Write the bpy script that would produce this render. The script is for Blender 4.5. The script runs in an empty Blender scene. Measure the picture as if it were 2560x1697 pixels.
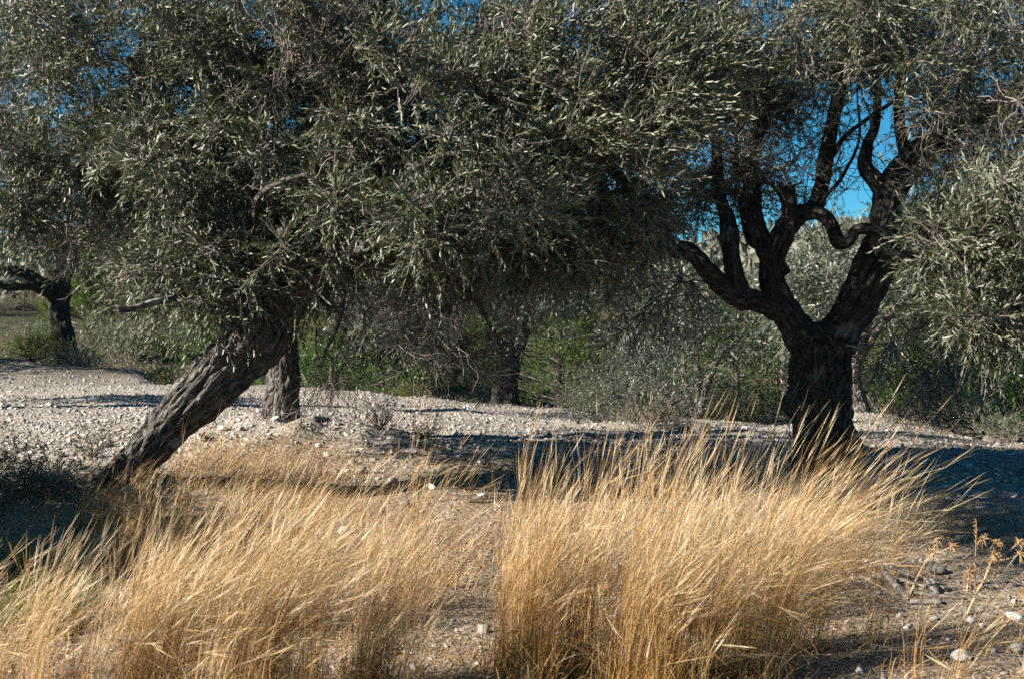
import bpy, math
import numpy as np
from mathutils import Vector

rng = np.random.default_rng(7)
scene = bpy.context.scene
COL = scene.collection

# ------------------------------------------------------------------ camera, sky, sun, exposure
EYE = 1.5
F_PX = 50.0 / 36.0 * 2560.0
cam_d = bpy.data.cameras.new('camera')
cam_d.lens = 50.0
cam_d.sensor_width = 36.0
cam_d.sensor_fit = 'HORIZONTAL'
cam_d.clip_start = 0.1
cam_d.clip_end = 3000.0
cam_d.dof.use_dof = True
cam_d.dof.focus_distance = 9.6
cam_d.dof.aperture_fstop = 4.5
cam = bpy.data.objects.new('camera', cam_d)
cam.location = (0, 0, EYE)
cam.rotation_euler = (math.radians(90), 0, 0)
COL.objects.link(cam)
scene.camera = cam

SUN_EL = math.radians(29)
SUN_FRONT = math.radians(20)          # how far the sun stands on the camera's side of due left
sun_vec = Vector((-math.cos(SUN_EL) * math.cos(SUN_FRONT), -math.cos(SUN_EL) * math.sin(SUN_FRONT), math.sin(SUN_EL)))
world = bpy.data.worlds.new('World')
scene.world = world
world.use_nodes = True
wn = world.node_tree
wn.nodes.clear()
w_out = wn.nodes.new('ShaderNodeOutputWorld')
w_bg = wn.nodes.new('ShaderNodeBackground')
w_hs = wn.nodes.new('ShaderNodeHueSaturation')
w_sky = wn.nodes.new('ShaderNodeTexSky')
w_sky.sky_type = 'NISHITA'
w_sky.sun_disc = False
w_sky.sun_elevation = SUN_EL
w_sky.sun_rotation = math.atan2(sun_vec.x, sun_vec.y)
w_sky.air_density = 0.5
w_sky.dust_density = 0.1
w_sky.ozone_density = 2.0
w_hs.inputs['Saturation'].default_value = 1.25
w_bg.inputs['Strength'].default_value = 0.05
wn.links.new(w_sky.outputs[0], w_hs.inputs['Color'])
w_tint = wn.nodes.new('ShaderNodeMix')
w_tint.data_type = 'RGBA'
w_tint.blend_type = 'MULTIPLY'
w_tint.inputs[0].default_value = 1.0
w_tint.inputs[7].default_value = (0.58, 1.17, 1.0, 1)
wn.links.new(w_hs.outputs[0], w_tint.inputs[6])
wn.links.new(w_tint.outputs[2], w_bg.inputs['Color'])
wn.links.new(w_bg.outputs[0], w_out.inputs['Surface'])

sun_d = bpy.data.lights.new('sun', 'SUN')
sun_d.energy = 5.0
sun_d.angle = math.radians(0.5)
sun_d.color = (1.0, 0.93, 0.82)
sun_o = bpy.data.objects.new('sun', sun_d)
sun_o.rotation_euler = (-sun_vec).to_track_quat('-Z', 'Y').to_euler()
COL.objects.link(sun_o)

scene.view_settings.view_transform = 'Standard'
scene.view_settings.look = 'None'
scene.view_settings.gamma = 1.0
scene.view_settings.use_curve_mapping = False
scene.view_settings.exposure = 1.42
scene.render.engine = 'CYCLES'
scene.cycles.max_bounces = 5
scene.cycles.diffuse_bounces = 1
scene.cycles.glossy_bounces = 2
scene.cycles.transmission_bounces = 3
scene.cycles.use_denoising = False
scene.cycles.sample_clamp_indirect = 4.0


# ------------------------------------------------------------------ small maths
def P(px, py, d):
    """the place seen at a pixel of the photograph, d metres in front of the camera"""
    return np.array(((px - 1280.0) / F_PX * d, d, EYE - (py - 848.5) / F_PX * d))


def hash01(ix, iy, iz, seed):
    h = (ix.astype(np.int64) * 374761393 + iy.astype(np.int64) * 668265263 + iz.astype(np.int64) * 2147483647 + seed * 974634777)
    h = (h ^ (h >> 13)) * 1274126177
    h = h ^ (h >> 16)
    return (h & 0xFFFFFF) / float(0xFFFFFF)


def vnoise(x, y, z=None, seed=0):
    x = np.asarray(x, float)
    y = np.asarray(y, float)
    z = np.zeros_like(x) if z is None else np.asarray(z, float)
    ix, iy, iz = np.floor(x), np.floor(y), np.floor(z)
    fx, fy, fz = x - ix, y - iy, z - iz
    fx, fy, fz = fx * fx * (3 - 2 * fx), fy * fy * (3 - 2 * fy), fz * fz * (3 - 2 * fz)
    r = 0
    for a in (0, 1):
        for b in (0, 1):
            for c in (0, 1):
                w = (fx if a else 1 - fx) * (fy if b else 1 - fy) * (fz if c else 1 - fz)
                r = r + w * hash01(ix + a, iy + b, iz + c, seed)
    return r * 2 - 1


def unit(v):
    return v / np.maximum(np.linalg.norm(v, axis=-1, keepdims=True), 1e-9)


def rand_dirs(n):
    return unit(rng.normal(size=(n, 3)))


def perp_basis(d):
    ref = np.where(np.abs(d[..., 2:3]) < 0.9, np.array((0, 0, 1.0)), np.array((1.0, 0, 0)))
    u = unit(np.cross(d, ref))
    return u, np.cross(d, u)


# ------------------------------------------------------------------ mesh building
def make_mesh(name, V, faces, attrs=None, smooth=False):
    """V (n,3); faces = list of (m,k) index arrays; attrs = {name: per-vertex array}"""
    me = bpy.data.meshes.new(name)
    V = np.ascontiguousarray(V, np.float32)
    me.vertices.add(len(V))
    me.vertices.foreach_set('co', V.ravel())
    loops = np.concatenate([f.ravel() for f in faces]).astype(np.int32)
    tot = np.concatenate([np.full(len(f), f.shape[1], np.int32) for f in faces])
    start = np.concatenate(([0], np.cumsum(tot)[:-1])).astype(np.int32)
    me.loops.add(len(loops))
    me.loops.foreach_set('vertex_index', loops)
    me.polygons.add(len(tot))
    me.polygons.foreach_set('loop_start', start)
    me.polygons.foreach_set('loop_total', tot)
    if smooth:
        me.polygons.foreach_set('use_smooth', np.ones(len(tot), bool))
    me.update(calc_edges=True)
    for k, a in (attrs or {}).items():
        a = np.ascontiguousarray(a, np.float32)
        if a.ndim == 1:
            me.attributes.new(k, 'FLOAT', 'POINT').data.foreach_set('value', a)
        else:
            me.attributes.new(k, 'FLOAT_VECTOR', 'POINT').data.foreach_set('vector', a.ravel())
    return me


def link(name, me, mat, parent=None, kind=None, origin=None):
    if mat is not None and not me.materials:
        me.materials.append(mat)
    o = bpy.data.objects.new(name, me)
    COL.objects.link(o)
    if parent is not None:
        o.parent = parent
    if kind:
        o['kind'] = kind
    return o


class MB:
    """collects pieces into one mesh"""
    def __init__(self):
        self.V, self.F, self.T, self.B, self.n = [], [], [], [], 0

    def add(self, V, F, tint=None, bark=None):
        V = np.asarray(V, float).reshape(-1, 3)
        self.V.append(V)
        for f in (F if isinstance(F, list) else [F]):
            self.F.append(np.asarray(f) + self.n)
        self.T.append(np.broadcast_to(0.5 if tint is None else np.asarray(tint, float), (len(V),)))
        self.B.append(V if bark is None else np.asarray(bark, float).reshape(-1, 3))
        self.n += len(V)

    def mesh(self, name, origin=(0, 0, 0), smooth=False):
        V = np.concatenate(self.V) - np.asarray(origin, float)
        return make_mesh(name, V, self.F, {'tint': np.concatenate(self.T), 'bark': np.concatenate(self.B)}, smooth)

    def build(self, name, mat, parent=None, kind=None, smooth=False):
        o = np.zeros(3) if parent is None else np.array(ORIGIN[parent.name])
        return link(name, self.mesh(name, o, smooth), mat, parent, kind)


ORIGIN = {}


def thing(name, label, cat, loc, group=None):
    o = bpy.data.objects.new(name, None)
    o.empty_display_size = 0.1
    COL.objects.link(o)
    o.location = loc
    o['label'] = label
    o['category'] = cat
    if group:
        o['group'] = group
    ORIGIN[o.name] = tuple(float(c) for c in loc)
    return o


def tag(o, label, cat, group=None, kind=None):
    if label:
        o['label'] = label
    if cat:
        o['category'] = cat
    if group:
        o['group'] = group
    if kind:
        o['kind'] = kind
    return o


# ------------------------------------------------------------------ materials
def mat_new(name):
    m = bpy.data.materials.new(name)
    m.use_nodes = True
    nt = m.node_tree
    nt.nodes.clear()
    out = nt.nodes.new('ShaderNodeOutputMaterial')
    return m, nt, out


def node(nt, t, **kw):
    n = nt.nodes.new(t)
    for k, v in kw.items():
        setattr(n, k, v)
    return n


def ramp(nt, fac, stops):
    r = nt.nodes.new('ShaderNodeValToRGB')
    els = r.color_ramp.elements
    while len(els) < len(stops):
        els.new(0.5)
    for e, (p, c) in zip(els, stops):
        e.position = p
        e.color = (*c, 1)
    nt.links.new(fac, r.inputs[0])
    return r.outputs[0]


def mixc(nt, fac, a, b, mode='MIX'):
    n = nt.nodes.new('ShaderNodeMix')
    n.data_type = 'RGBA'
    n.blend_type = mode
    for i, v in ((0, fac), (6, a), (7, b)):
        if isinstance(v, (int, float)):
            n.inputs[i].default_value = v
        elif isinstance(v, tuple):
            n.inputs[i].default_value = (*v, 1)
        else:
            nt.links.new(v, n.inputs[i])
    return n.outputs[2]


def leaf_mat(name, top, under, gloss=0.5, rough=0.4, trans=0.3, glow=(0.10, 0.14, 0.03), var=0.5):
    m, nt, out = mat_new(name)
    at = node(nt, 'ShaderNodeAttribute', attribute_name='tint')
    lo = tuple(c * (1 - var) for c in top)
    hi = tuple(min(1, c * (1 + var)) for c in top)
    c_top = ramp(nt, at.outputs['Fac'], [(0.0, lo), (0.55, top), (0.93, hi), (1.0, (0.30, 0.22, 0.10))])
    geo = node(nt, 'ShaderNodeNewGeometry')
    col = mixc(nt, geo.outputs['Backfacing'], c_top, under)
    bs = node(nt, 'ShaderNodeBsdfPrincipled')
    nt.links.new(col, bs.inputs['Base Color'])
    bs.inputs['Roughness'].default_value = rough
    bs.inputs['Specular IOR Level'].default_value = gloss
    tr = node(nt, 'ShaderNodeBsdfTranslucent')
    tr.inputs['Color'].default_value = (*glow, 1)
    add = node(nt, 'ShaderNodeMixShader')
    add.inputs[0].default_value = trans
    nt.links.new(bs.outputs[0], add.inputs[1])
    nt.links.new(tr.outputs[0], add.inputs[2])
    nt.links.new(add.outputs[0], out.inputs['Surface'])
    return m


def plain_mat(name, stops, rough=0.8, scale=30.0, bump=0.3, use_tint=True, spec=0.3, trans=None):
    """colour from the piece's own tint crossed with a little grain"""
    m, nt, out = mat_new(name)
    at = node(nt, 'ShaderNodeAttribute', attribute_name='tint')
    tc = node(nt, 'ShaderNodeTexCoord')
    ns = node(nt, 'ShaderNodeTexNoise')
    ns.inputs['Scale'].default_value = scale
    ns.inputs['Detail'].default_value = 5
    nt.links.new(tc.outputs['Object'], ns.inputs['Vector'])
    if use_tint:
        mx = node(nt, 'ShaderNodeMath', operation='MULTIPLY_ADD')
        nt.links.new(ns.outputs[0], mx.inputs[0])
        mx.inputs[1].default_value = 0.5
        sub = node(nt, 'ShaderNodeMath', operation='SUBTRACT')
        nt.links.new(at.outputs['Fac'], sub.inputs[0])
        sub.inputs[1].default_value = 0.25
        nt.links.new(sub.outputs[0], mx.inputs[2])
        fac = mx.outputs[0]
    else:
        fac = ns.outputs[0]
    col = ramp(nt, fac, stops)
    bs = node(nt, 'ShaderNodeBsdfPrincipled')
    nt.links.new(col, bs.inputs['Base Color'])
    bs.inputs['Roughness'].default_value = rough
    bs.inputs['Specular IOR Level'].default_value = spec
    if bump:
        bp = node(nt, 'ShaderNodeBump')
        bp.inputs['Strength'].default_value = bump
        bp.inputs['Distance'].default_value = 0.005
        nt.links.new(ns.outputs[0], bp.inputs['Height'])
        nt.links.new(bp.outputs[0], bs.inputs['Normal'])
    sh = bs.outputs[0]
    if trans:
        tr = node(nt, 'ShaderNodeBsdfTranslucent')
        nt.links.new(col, tr.inputs['Color'])
        mix = node(nt, 'ShaderNodeMixShader')
        mix.inputs[0].default_value = trans
        nt.links.new(sh, mix.inputs[1])
        nt.links.new(tr.outputs[0], mix.inputs[2])
        sh = mix.outputs[0]
    nt.links.new(sh, out.inputs['Surface'])
    return m


def bark_mat(name, dark, mid, pale):
    """bark: long fissures run along the limb (the 'bark' attribute is the unrolled limb)"""
    m, nt, out = mat_new(name)
    at = node(nt, 'ShaderNodeAttribute', attribute_name='bark')
    mp = node(nt, 'ShaderNodeMapping')
    mp.inputs['Scale'].default_value = (1, 1, 0.36)
    nt.links.new(at.outputs['Vector'], mp.inputs['Vector'])
    n1 = node(nt, 'ShaderNodeTexNoise')
    n1.inputs['Scale'].default_value = 34
    n1.inputs['Detail'].default_value = 6
    n1.inputs['Roughness'].default_value = 0.65
    n1.inputs['Distortion'].default_value = 0.6
    nt.links.new(mp.outputs[0], n1.inputs['Vector'])
    vo = node(nt, 'ShaderNodeTexVoronoi', feature='DISTANCE_TO_EDGE')
    vo.inputs['Scale'].default_value = 26
    nt.links.new(mp.outputs[0], vo.inputs['Vector'])
    n2 = node(nt, 'ShaderNodeTexNoise')
    n2.inputs['Scale'].default_value = 4
    n2.inputs['Detail'].default_value = 4
    nt.links.new(at.outputs['Vector'], n2.inputs['Vector'])
    c = ramp(nt, n1.outputs[0], [(0.30, dark), (0.52, mid), (0.72, pale)])
    lich = ramp(nt, n2.outputs[0], [(0.60, (0, 0, 0)), (0.72, (1, 1, 1))])
    c = mixc(nt, lich, c, tuple(min(1, v * 1.25) for v in pale))
    bs = node(nt, 'ShaderNodeBsdfPrincipled')
    nt.links.new(c, bs.inputs['Base Color'])
    bs.inputs['Roughness'].default_value = 0.85
    bs.inputs['Specular IOR Level'].default_value = 0.25
    sm = node(nt, 'ShaderNodeMath', operation='MULTIPLY')
    sm.use_clamp = True
    nt.links.new(vo.outputs['Distance'], sm.inputs[0])
    sm.inputs[1].default_value = 3.5
    ad = node(nt, 'ShaderNodeMath', operation='ADD')
    nt.links.new(sm.outputs[0], ad.inputs[0])
    nt.links.new(n1.outputs[0], ad.inputs[1])
    bp = node(nt, 'ShaderNodeBump')
    bp.inputs['Strength'].default_value = 1.0
    bp.inputs['Distance'].default_value = 0.035
    nt.links.new(ad.outputs[0], bp.inputs['Height'])
    nt.links.new(bp.outputs[0], bs.inputs['Normal'])
    nt.links.new(bs.outputs[0], out.inputs['Surface'])
    return m


def ground_mat():
    m, nt, out = mat_new('stony_ground')
    geo = node(nt, 'ShaderNodeNewGeometry')
    at = node(nt, 'ShaderNodeAttribute', attribute_name='straw')
    n1 = node(nt, 'ShaderNodeTexNoise')
    n1.inputs['Scale'].default_value = 60
    n1.inputs['Detail'].default_value = 6
    n1.inputs['Roughness'].default_value = 0.7
    n2 = node(nt, 'ShaderNodeTexNoise')
    n2.inputs['Scale'].default_value = 1.6
    n2.inputs['Detail'].default_value = 6
    vo = node(nt, 'ShaderNodeTexVoronoi')
    vo.inputs['Scale'].default_value = 24
    vo.inputs['Randomness'].default_value = 1.0
    for n in (n1, n2, vo):
        nt.links.new(geo.outputs['Position'], n.inputs['Vector'])
    pebble = ramp(nt, vo.outputs['Color'], [(0.1, (0.20, 0.17, 0.14)), (0.5, (0.33, 0.29, 0.25)), (0.9, (0.52, 0.48, 0.43))])
    fine = ramp(nt, n1.outputs[0], [(0.35, (0.15, 0.125, 0.10)), (0.5, (0.33, 0.29, 0.25)), (0.68, (0.49, 0.45, 0.40))])
    gravel = mixc(nt, 0.5, pebble, fine)
    straw = ramp(nt, n1.outputs[0], [(0.36, (0.07, 0.05, 0.035)), (0.5, (0.27, 0.21, 0.155)), (0.64, (0.48, 0.40, 0.31))])
    patch = node(nt, 'ShaderNodeMath', operation='MULTIPLY_ADD')
    patch.use_clamp = True
    nt.links.new(n2.outputs[0], patch.inputs[0])
    patch.inputs[1].default_value = 1.4
    s2 = node(nt, 'ShaderNodeMath', operation='SUBTRACT')
    nt.links.new(at.outputs['Fac'], s2.inputs[0])
    s2.inputs[1].default_value = 0.7
    nt.links.new(s2.outputs[0], patch.inputs[2])
    col = mixc(nt, patch.outputs[0], gravel, straw)
    sc = node(nt, 'ShaderNodeAttribute', attribute_name='scrub')
    scrub = ramp(nt, n2.outputs[0], [(0.35, (0.02, 0.022, 0.012)), (0.55, (0.05, 0.05, 0.027)), (0.7, (0.10, 0.085, 0.05))])
    col = mixc(nt, sc.outputs['Fac'], col, scrub)
    bs = node(nt, 'ShaderNodeBsdfPrincipled')
    nt.links.new(col, bs.inputs['Base Color'])
    bs.inputs['Roughness'].default_value = 0.9
    bs.inputs['Specular IOR Level'].default_value = 0.2
    add = node(nt, 'ShaderNodeMath', operation='ADD')
    nt.links.new(n1.outputs[0], add.inputs[0])
    nt.links.new(vo.outputs['Distance'], add.inputs[1])
    bp = node(nt, 'ShaderNodeBump')
    bp.inputs['Strength'].default_value = 0.9
    bp.inputs['Distance'].default_value = 0.02
    nt.links.new(add.outputs[0], bp.inputs['Height'])
    nt.links.new(bp.outputs[0], bs.inputs['Normal'])
    nt.links.new(bs.outputs[0], out.inputs['Surface'])
    return m


M = {}
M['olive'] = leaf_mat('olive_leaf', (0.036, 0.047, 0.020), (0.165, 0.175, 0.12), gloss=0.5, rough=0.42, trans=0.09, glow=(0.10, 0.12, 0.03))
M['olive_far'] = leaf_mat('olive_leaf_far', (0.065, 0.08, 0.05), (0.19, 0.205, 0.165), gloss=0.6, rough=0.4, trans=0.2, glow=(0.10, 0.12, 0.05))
M['grey_bush'] = leaf_mat('grey_green_leaf', (0.17, 0.175, 0.115), (0.24, 0.24, 0.19), gloss=0.3, rough=0.6, trans=0.2, glow=(0.12, 0.12, 0.06))
M['dry_bush'] = leaf_mat('dry_bush_leaf', (0.25, 0.215, 0.155), (0.27, 0.24, 0.19), gloss=0.2, rough=0.7, trans=0.2, glow=(0.15, 0.12, 0.06))
M['green_bush'] = leaf_mat('green_leaf', (0.072, 0.125, 0.032), (0.12, 0.18, 0.06), gloss=0.5, rough=0.4, trans=0.35, glow=(0.12, 0.24, 0.03))
M['pine'] = leaf_mat('pine_needle', (0.08, 0.12, 0.03), (0.09, 0.13, 0.035), gloss=0.35, rough=0.5, trans=0.35, glow=(0.14, 0.21, 0.035))
M['olive_drab_bush'] = leaf_mat('yellow_green_leaf', (0.15, 0.14, 0.045), (0.20, 0.18, 0.08), gloss=0.3, rough=0.6, trans=0.3, glow=(0.20, 0.18, 0.04))
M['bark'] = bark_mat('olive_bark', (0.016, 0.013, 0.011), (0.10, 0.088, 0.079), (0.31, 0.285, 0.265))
M['bark_shade_tone'] = bark_mat('shaded_olive_bark', (0.012, 0.010, 0.008), (0.055, 0.046, 0.04), (0.17, 0.15, 0.135))  # darker bark: the shade on these trunks is put into its colour
M['bark_pale'] = bark_mat('pale_bark', (0.06, 0.05, 0.042), (0.20, 0.17, 0.15), (0.38, 0.34, 0.30))  # the stub's own pale bark; also brightens the thin-stemmed olive as if lit
M['twig'] = plain_mat('twig', [(0.0, (0.05, 0.04, 0.033)), (0.5, (0.15, 0.12, 0.105)), (1.0, (0.34, 0.29, 0.26))], bump=0, rough=0.8)
M['grass'] = plain_mat('dry_grass', [(0.0, (0.22, 0.11, 0.035)), (0.35, (0.43, 0.24, 0.075)), (0.65, (0.57, 0.365, 0.15)), (1.0, (0.68, 0.56, 0.40))], bump=0, rough=0.55, spec=0.4, trans=0.35, scale=4)
M['plume'] = plain_mat('grass_plume', [(0.0, (0.38, 0.20, 0.07)), (0.5, (0.60, 0.40, 0.19)), (1.0, (0.80, 0.67, 0.47))], bump=0, rough=0.5, spec=0.4, trans=0.3, scale=4)
M['stone'] = plain_mat('limestone', [(0.0, (0.10, 0.08, 0.065)), (0.5, (0.27, 0.24, 0.212)), (1.0, (0.57, 0.54, 0.50))], rough=0.9, scale=40, bump=0.5)
M['wood'] = plain_mat('weathered_wood', [(0.0, (0.10, 0.085, 0.075)), (0.5, (0.22, 0.195, 0.175)), (1.0, (0.36, 0.33, 0.30))], rough=0.85, scale=60, bump=0.5)
M['thistle'] = plain_mat('dry_thistle', [(0.0, (0.24, 0.13, 0.055)), (0.5, (0.46, 0.29, 0.14)), (1.0, (0.62, 0.48, 0.30))], bump=0, rough=0.6, trans=0.15)
M['litter'] = plain_mat('leaf_litter', [(0.0, (0.13, 0.08, 0.045)), (0.5, (0.32, 0.22, 0.13)), (1.0, (0.55, 0.45, 0.33))], bump=0, rough=0.7)
M['ground'] = ground_mat()

# ------------------------------------------------------------------ the lie of the land
COLS = {
    -900: [(5, -1.41), (6.5, -1.45), (8, -1.40), (8.8, -1.28), (9.8, -.95), (11, -.84), (14, -.80), (18, -.77), (22, -.69), (24, -.36), (26.5, -.30), (29, -.7)],
    0: [(5, -1.41), (6.5, -1.45), (8, -1.40), (8.8, -1.28), (9.8, -.95), (11, -.84), (14, -.80), (18, -.77), (22, -.69), (24, -.36), (26.5, -.30), (29, -.7)],
    330: [(5, -1.42), (6.5, -1.44), (8, -1.33), (9, -1.12), (9.8, -.915), (11.5, -.80), (14, -.775), (18, -.74), (22, -.67), (24, -.5), (26, -.9), (29, -1.3)],
    480: [(5, -1.42), (6.5, -1.44), (8, -1.32), (9, -1.14), (10, -.96), (11.5, -.80), (14, -.775), (18, -.75), (21, -.69), (23, -1.0), (26, -1.5), (29, -1.6)],
    700: [(5, -1.42), (6.5, -1.45), (8, -1.32), (9.5, -1.13), (11, -.87), (12.3, -.69), (13.2, -.68), (14.5, -.80), (18, -.77), (21, -.69), (23, -1.1), (26, -1.6), (29, -1.6)],
    900: [(5, -1.42), (6.5, -1.45), (8, -1.35), (9.5, -1.15), (11, -.91), (12.3, -.80), (13.2, -.80), (14.5, -.82), (18, -.80), (21, -.76), (23, -1.2), (26, -1.6), (29, -1.6)],
    1100: [(5, -1.42), (6.5, -1.45), (8, -1.38), (9, -1.22), (10, -1.05), (11, -.905), (11.2, -.905), (11.3, -1.05), (11.5, -1.05), (11.6, -.90), (14, -.855), (17, -.845), (20, -.84), (23, -1.3), (26, -1.6), (29, -1.6)],  # narrow trench cut in so that this strip goes dark
    1400: [(5, -1.42), (6.5, -1.45), (8, -1.38), (9, -1.25), (10, -1.10), (11, -.96), (11.2, -.95), (11.3, -1.07), (11.5, -1.07), (11.6, -.94), (14, -.92), (17, -.94), (20, -.97), (23, -1.3), (26, -1.6), (29, -1.6)],  # the trench for the dark strip runs on here
    1560: [(5, -1.42), (6.5, -1.45), (8, -1.38), (9, -1.26), (10, -1.13), (11, -1.0), (12, -.97), (13.5, -.95), (15, -.88), (17, -1.02), (20, -1.07), (23, -1.3), (26, -1.5), (29, -1.5)],
    2000: [(5, -1.42), (6.5, -1.45), (8, -1.31), (9, -1.17), (10.8, -.98), (13, -.96), (16, -1.02), (18, -1.09), (21, -1.3), (26, -1.5), (29, -1.5)],
    2160: [(5, -1.42), (6.5, -1.44), (8, -1.30), (9, -1.15), (10.8, -1.0), (13, -.96), (15, -.97), (17, -.88), (18.5, -1.0), (21, -1.3), (26, -1.5), (29, -1.5)],
    2560: [(5, -1.40), (6.5, -1.41), (8, -1.27), (9, -1.12), (10.5, -1.01), (12, -.985), (14, -1.03), (15, -1.1), (17, -1.3), (21, -1.4), (26, -1.5), (29, -1.5)],
    3400: [(5, -1.40), (6.5, -1.41), (8, -1.27), (9, -1.12), (10.5, -1.01), (12, -.985), (14, -1.03), (15, -1.1), (17, -1.3), (21, -1.4), (26, -1.5), (29, -1.5)],
}
HILL_D = np.array([29, 36, 45, 60, 90, 140, 220, 400, 900.0])
HILL_H = np.array([-1.4, -.7, .3, 2.1, 5.6, 11.5, 19.0, 24.0, 26.0])
D_AX = np.concatenate((np.arange(1.0, 29.01, 0.1), HILL_D[1:]))
PX_AX = np.array(sorted(COLS), float)
TAB = np.zeros((len(PX_AX), len(D_AX)))
for i, px in enumerate(PX_AX):
    c = np.array(COLS[int(px)])
    k = float(np.interp(px, [-900, 0, 700, 1700, 2250, 3400], [.8, .75, .6, .45, 1.0, 1.25]))
    hd = np.concatenate((c[:, 0], HILL_D[1:]))
    hh = np.concatenate((c[:, 1], np.where(HILL_H[1:] > 0, HILL_H[1:] * k, HILL_H[1:])))
    TAB[i] = np.interp(D_AX, hd, hh)


def ground_z(x, y):
    x = np.asarray(x, float)
    y = np.asarray(y, float)
    yy = np.clip(y, 4.0, D_AX[-1] - 1)
    px = np.clip(x / yy * F_PX + 1280, PX_AX[0], PX_AX[-1] - 1)
    i = np.clip(np.searchsorted(PX_AX, px, side='right') - 1, 0, len(PX_AX) - 2)
    j = np.clip(np.searchsorted(D_AX, yy, side='right') - 1, 0, len(D_AX) - 2)
    u = (px - PX_AX[i]) / (PX_AX[i + 1] - PX_AX[i])
    u = u * u * (3 - 2 * u)
    v = (yy - D_AX[j]) / (D_AX[j + 1] - D_AX[j])
    h = (TAB[i, j] * (1 - u) + TAB[i + 1, j] * u) * (1 - v) + (TAB[i, j + 1] * (1 - u) + TAB[i + 1, j + 1] * u) * v
    near = np.clip((32 - y) / 6, 0, 1)
    h = h + near * (0.030 * vnoise(x * 1.7, y * 1.7, seed=3) + 0.014 * vnoise(x * 6, y * 6, seed=4) + 0.007 * vnoise(x * 17, y * 17, seed=5))
    mound = np.exp(-(((x + 1.75) / 0.9) ** 2 + ((y - 12.0) / 1.2) ** 2))
    h = h + mound * 0.05 * np.abs(vnoise(x * 4, y * 4, seed=8)) * 2
    far = np.clip((y - 40) / 40, 0, 1)
    h = h + far * (1.2 * vnoise(x / 14, y / 14, seed=6) + 3.0 * vnoise(x / 45, y / 45, seed=7) * np.clip((y - 80) / 80, 0, 1))
    return h + EYE


def straw_amount(x, y):
    """1 where dry grass and litter cover the stones, 0 on the bare gravel terrace"""
    yy = np.maximum(y, 3)
    px = x / yy * F_PX + 1280
    edge = np.interp(px, [-900, 0, 300, 480, 700, 950, 1100, 1500, 2000, 2560], [9.3, 9.3, 9.6, 10.6, 11.6, 11.2, 11.2, 11.2, 9.8, 9.3])
    s = np.clip((edge - y) / 0.8 + 0.5, 0, 1)
    far = np.clip((y - 23) / 5, 0, 1)
    right = np.clip((px - 2100) / 200, 0, 1) * np.clip((y - 12) / 1.5, 0, 1) * 0.65
    return np.maximum(np.maximum(s * 0.9, far), right) + 0.12 * vnoise(x, y, seed=21)


def axis(fine_lo, fine_hi, step, lo, hi, grow=1.13):
    a = list(np.arange(fine_lo, fine_hi, step))
    s = step
    while a[-1] < hi:
        s *= grow
        a.append(a[-1] + s)
    s = step
    b = []
    p = fine_lo
    while p > lo:
        s *= grow
        p -= s
        b.append(p)
    return np.array(b[::-1] + a)


gx = axis(-6.5, 6.5, 0.06, -700, 700)
gy = np.concatenate((axis(5.2, 14.5, 0.055, -160, 14.6), ))
gy = gy[gy < 14.5]
gy = np.concatenate((gy, axis(14.5, 24, 0.1, 14.5, 850, 1.09)))
GX, GY = np.meshgrid(gx, gy)
GZ = ground_z(GX, GY)
nx, ny = len(gx), len(gy)
idx = np.arange(nx * ny).reshape(ny, nx)
quads = np.stack((idx[:-1, :-1], idx[:-1, 1:], idx[1:, 1:], idx[1:, :-1]), -1).reshape(-1, 4)
gme = make_mesh('ground', np.stack((GX, GY, GZ), -1).reshape(-1, 3), [quads], {'straw': straw_amount(GX, GY).ravel(), 'scrub': np.clip((GY - 20.5) / 5 + 0.3 * vnoise(GX, GY, seed=91), 0, 1).ravel()}, smooth=True)
ground = link('ground', gme, M['ground'], kind='structure')


def G(px, d):
    x = (px - 1280.0) / F_PX * d
    return np.array((x, d, float(ground_z(x, d))))


# ------------------------------------------------------------------ tubes, limbs, leaves
def tubes(mb, pts, rad, sides=3, tint=None):
    """pts (T,N,3), rad (T,N): T tapering tubes at once"""
    pts = np.asarray(pts, float)
    rad = np.asarray(rad, float)
    T, N, _ = pts.shape
    if T == 0:
        return
    tan = np.gradient(pts, axis=1)
    tan = unit(tan)
    u, v = perp_basis(tan)
    a = np.arange(sides) / sides * 2 * np.pi
    ring = pts[:, :, None, :] + rad[:, :, None, None] * (np.cos(a)[None, None, :, None] * u[:, :, None, :] + np.sin(a)[None, None, :, None] * v[:, :, None, :])
    ids = np.arange(T * N * sides).reshape(T, N, sides)
    nxt = np.roll(ids, -1, axis=2)
    f = np.stack((ids[:, :-1], nxt[:, :-1], nxt[:, 1:], ids[:, 1:]), -1).reshape(-1, 4)
    t = rng.random(T) if tint is None else np.broadcast_to(tint, (T,))
    mb.add(ring.reshape(-1, 3), f, np.repeat(t, N * sides))


def spline(pts, n):
    """Catmull-Rom through control points"""
    p = np.asarray(pts, float)
    p = np.concatenate((2 * p[:1] - p[1:2], p, 2 * p[-1:] - p[-2:-1]))
    k = len(p) - 3
    t = np.linspace(0, k - 1e-6, n)
    i = t.astype(int)
    f = (t - i)[:, None]
    a, b, c, d = p[i], p[i + 1], p[i + 2], p[i + 3]
    return 0.5 * (2 * b + (c - a) * f + (2 * a - 5 * b + 4 * c - d) * f ** 2 + (3 * b - a - 3 * c + d) * f ** 3)


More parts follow.
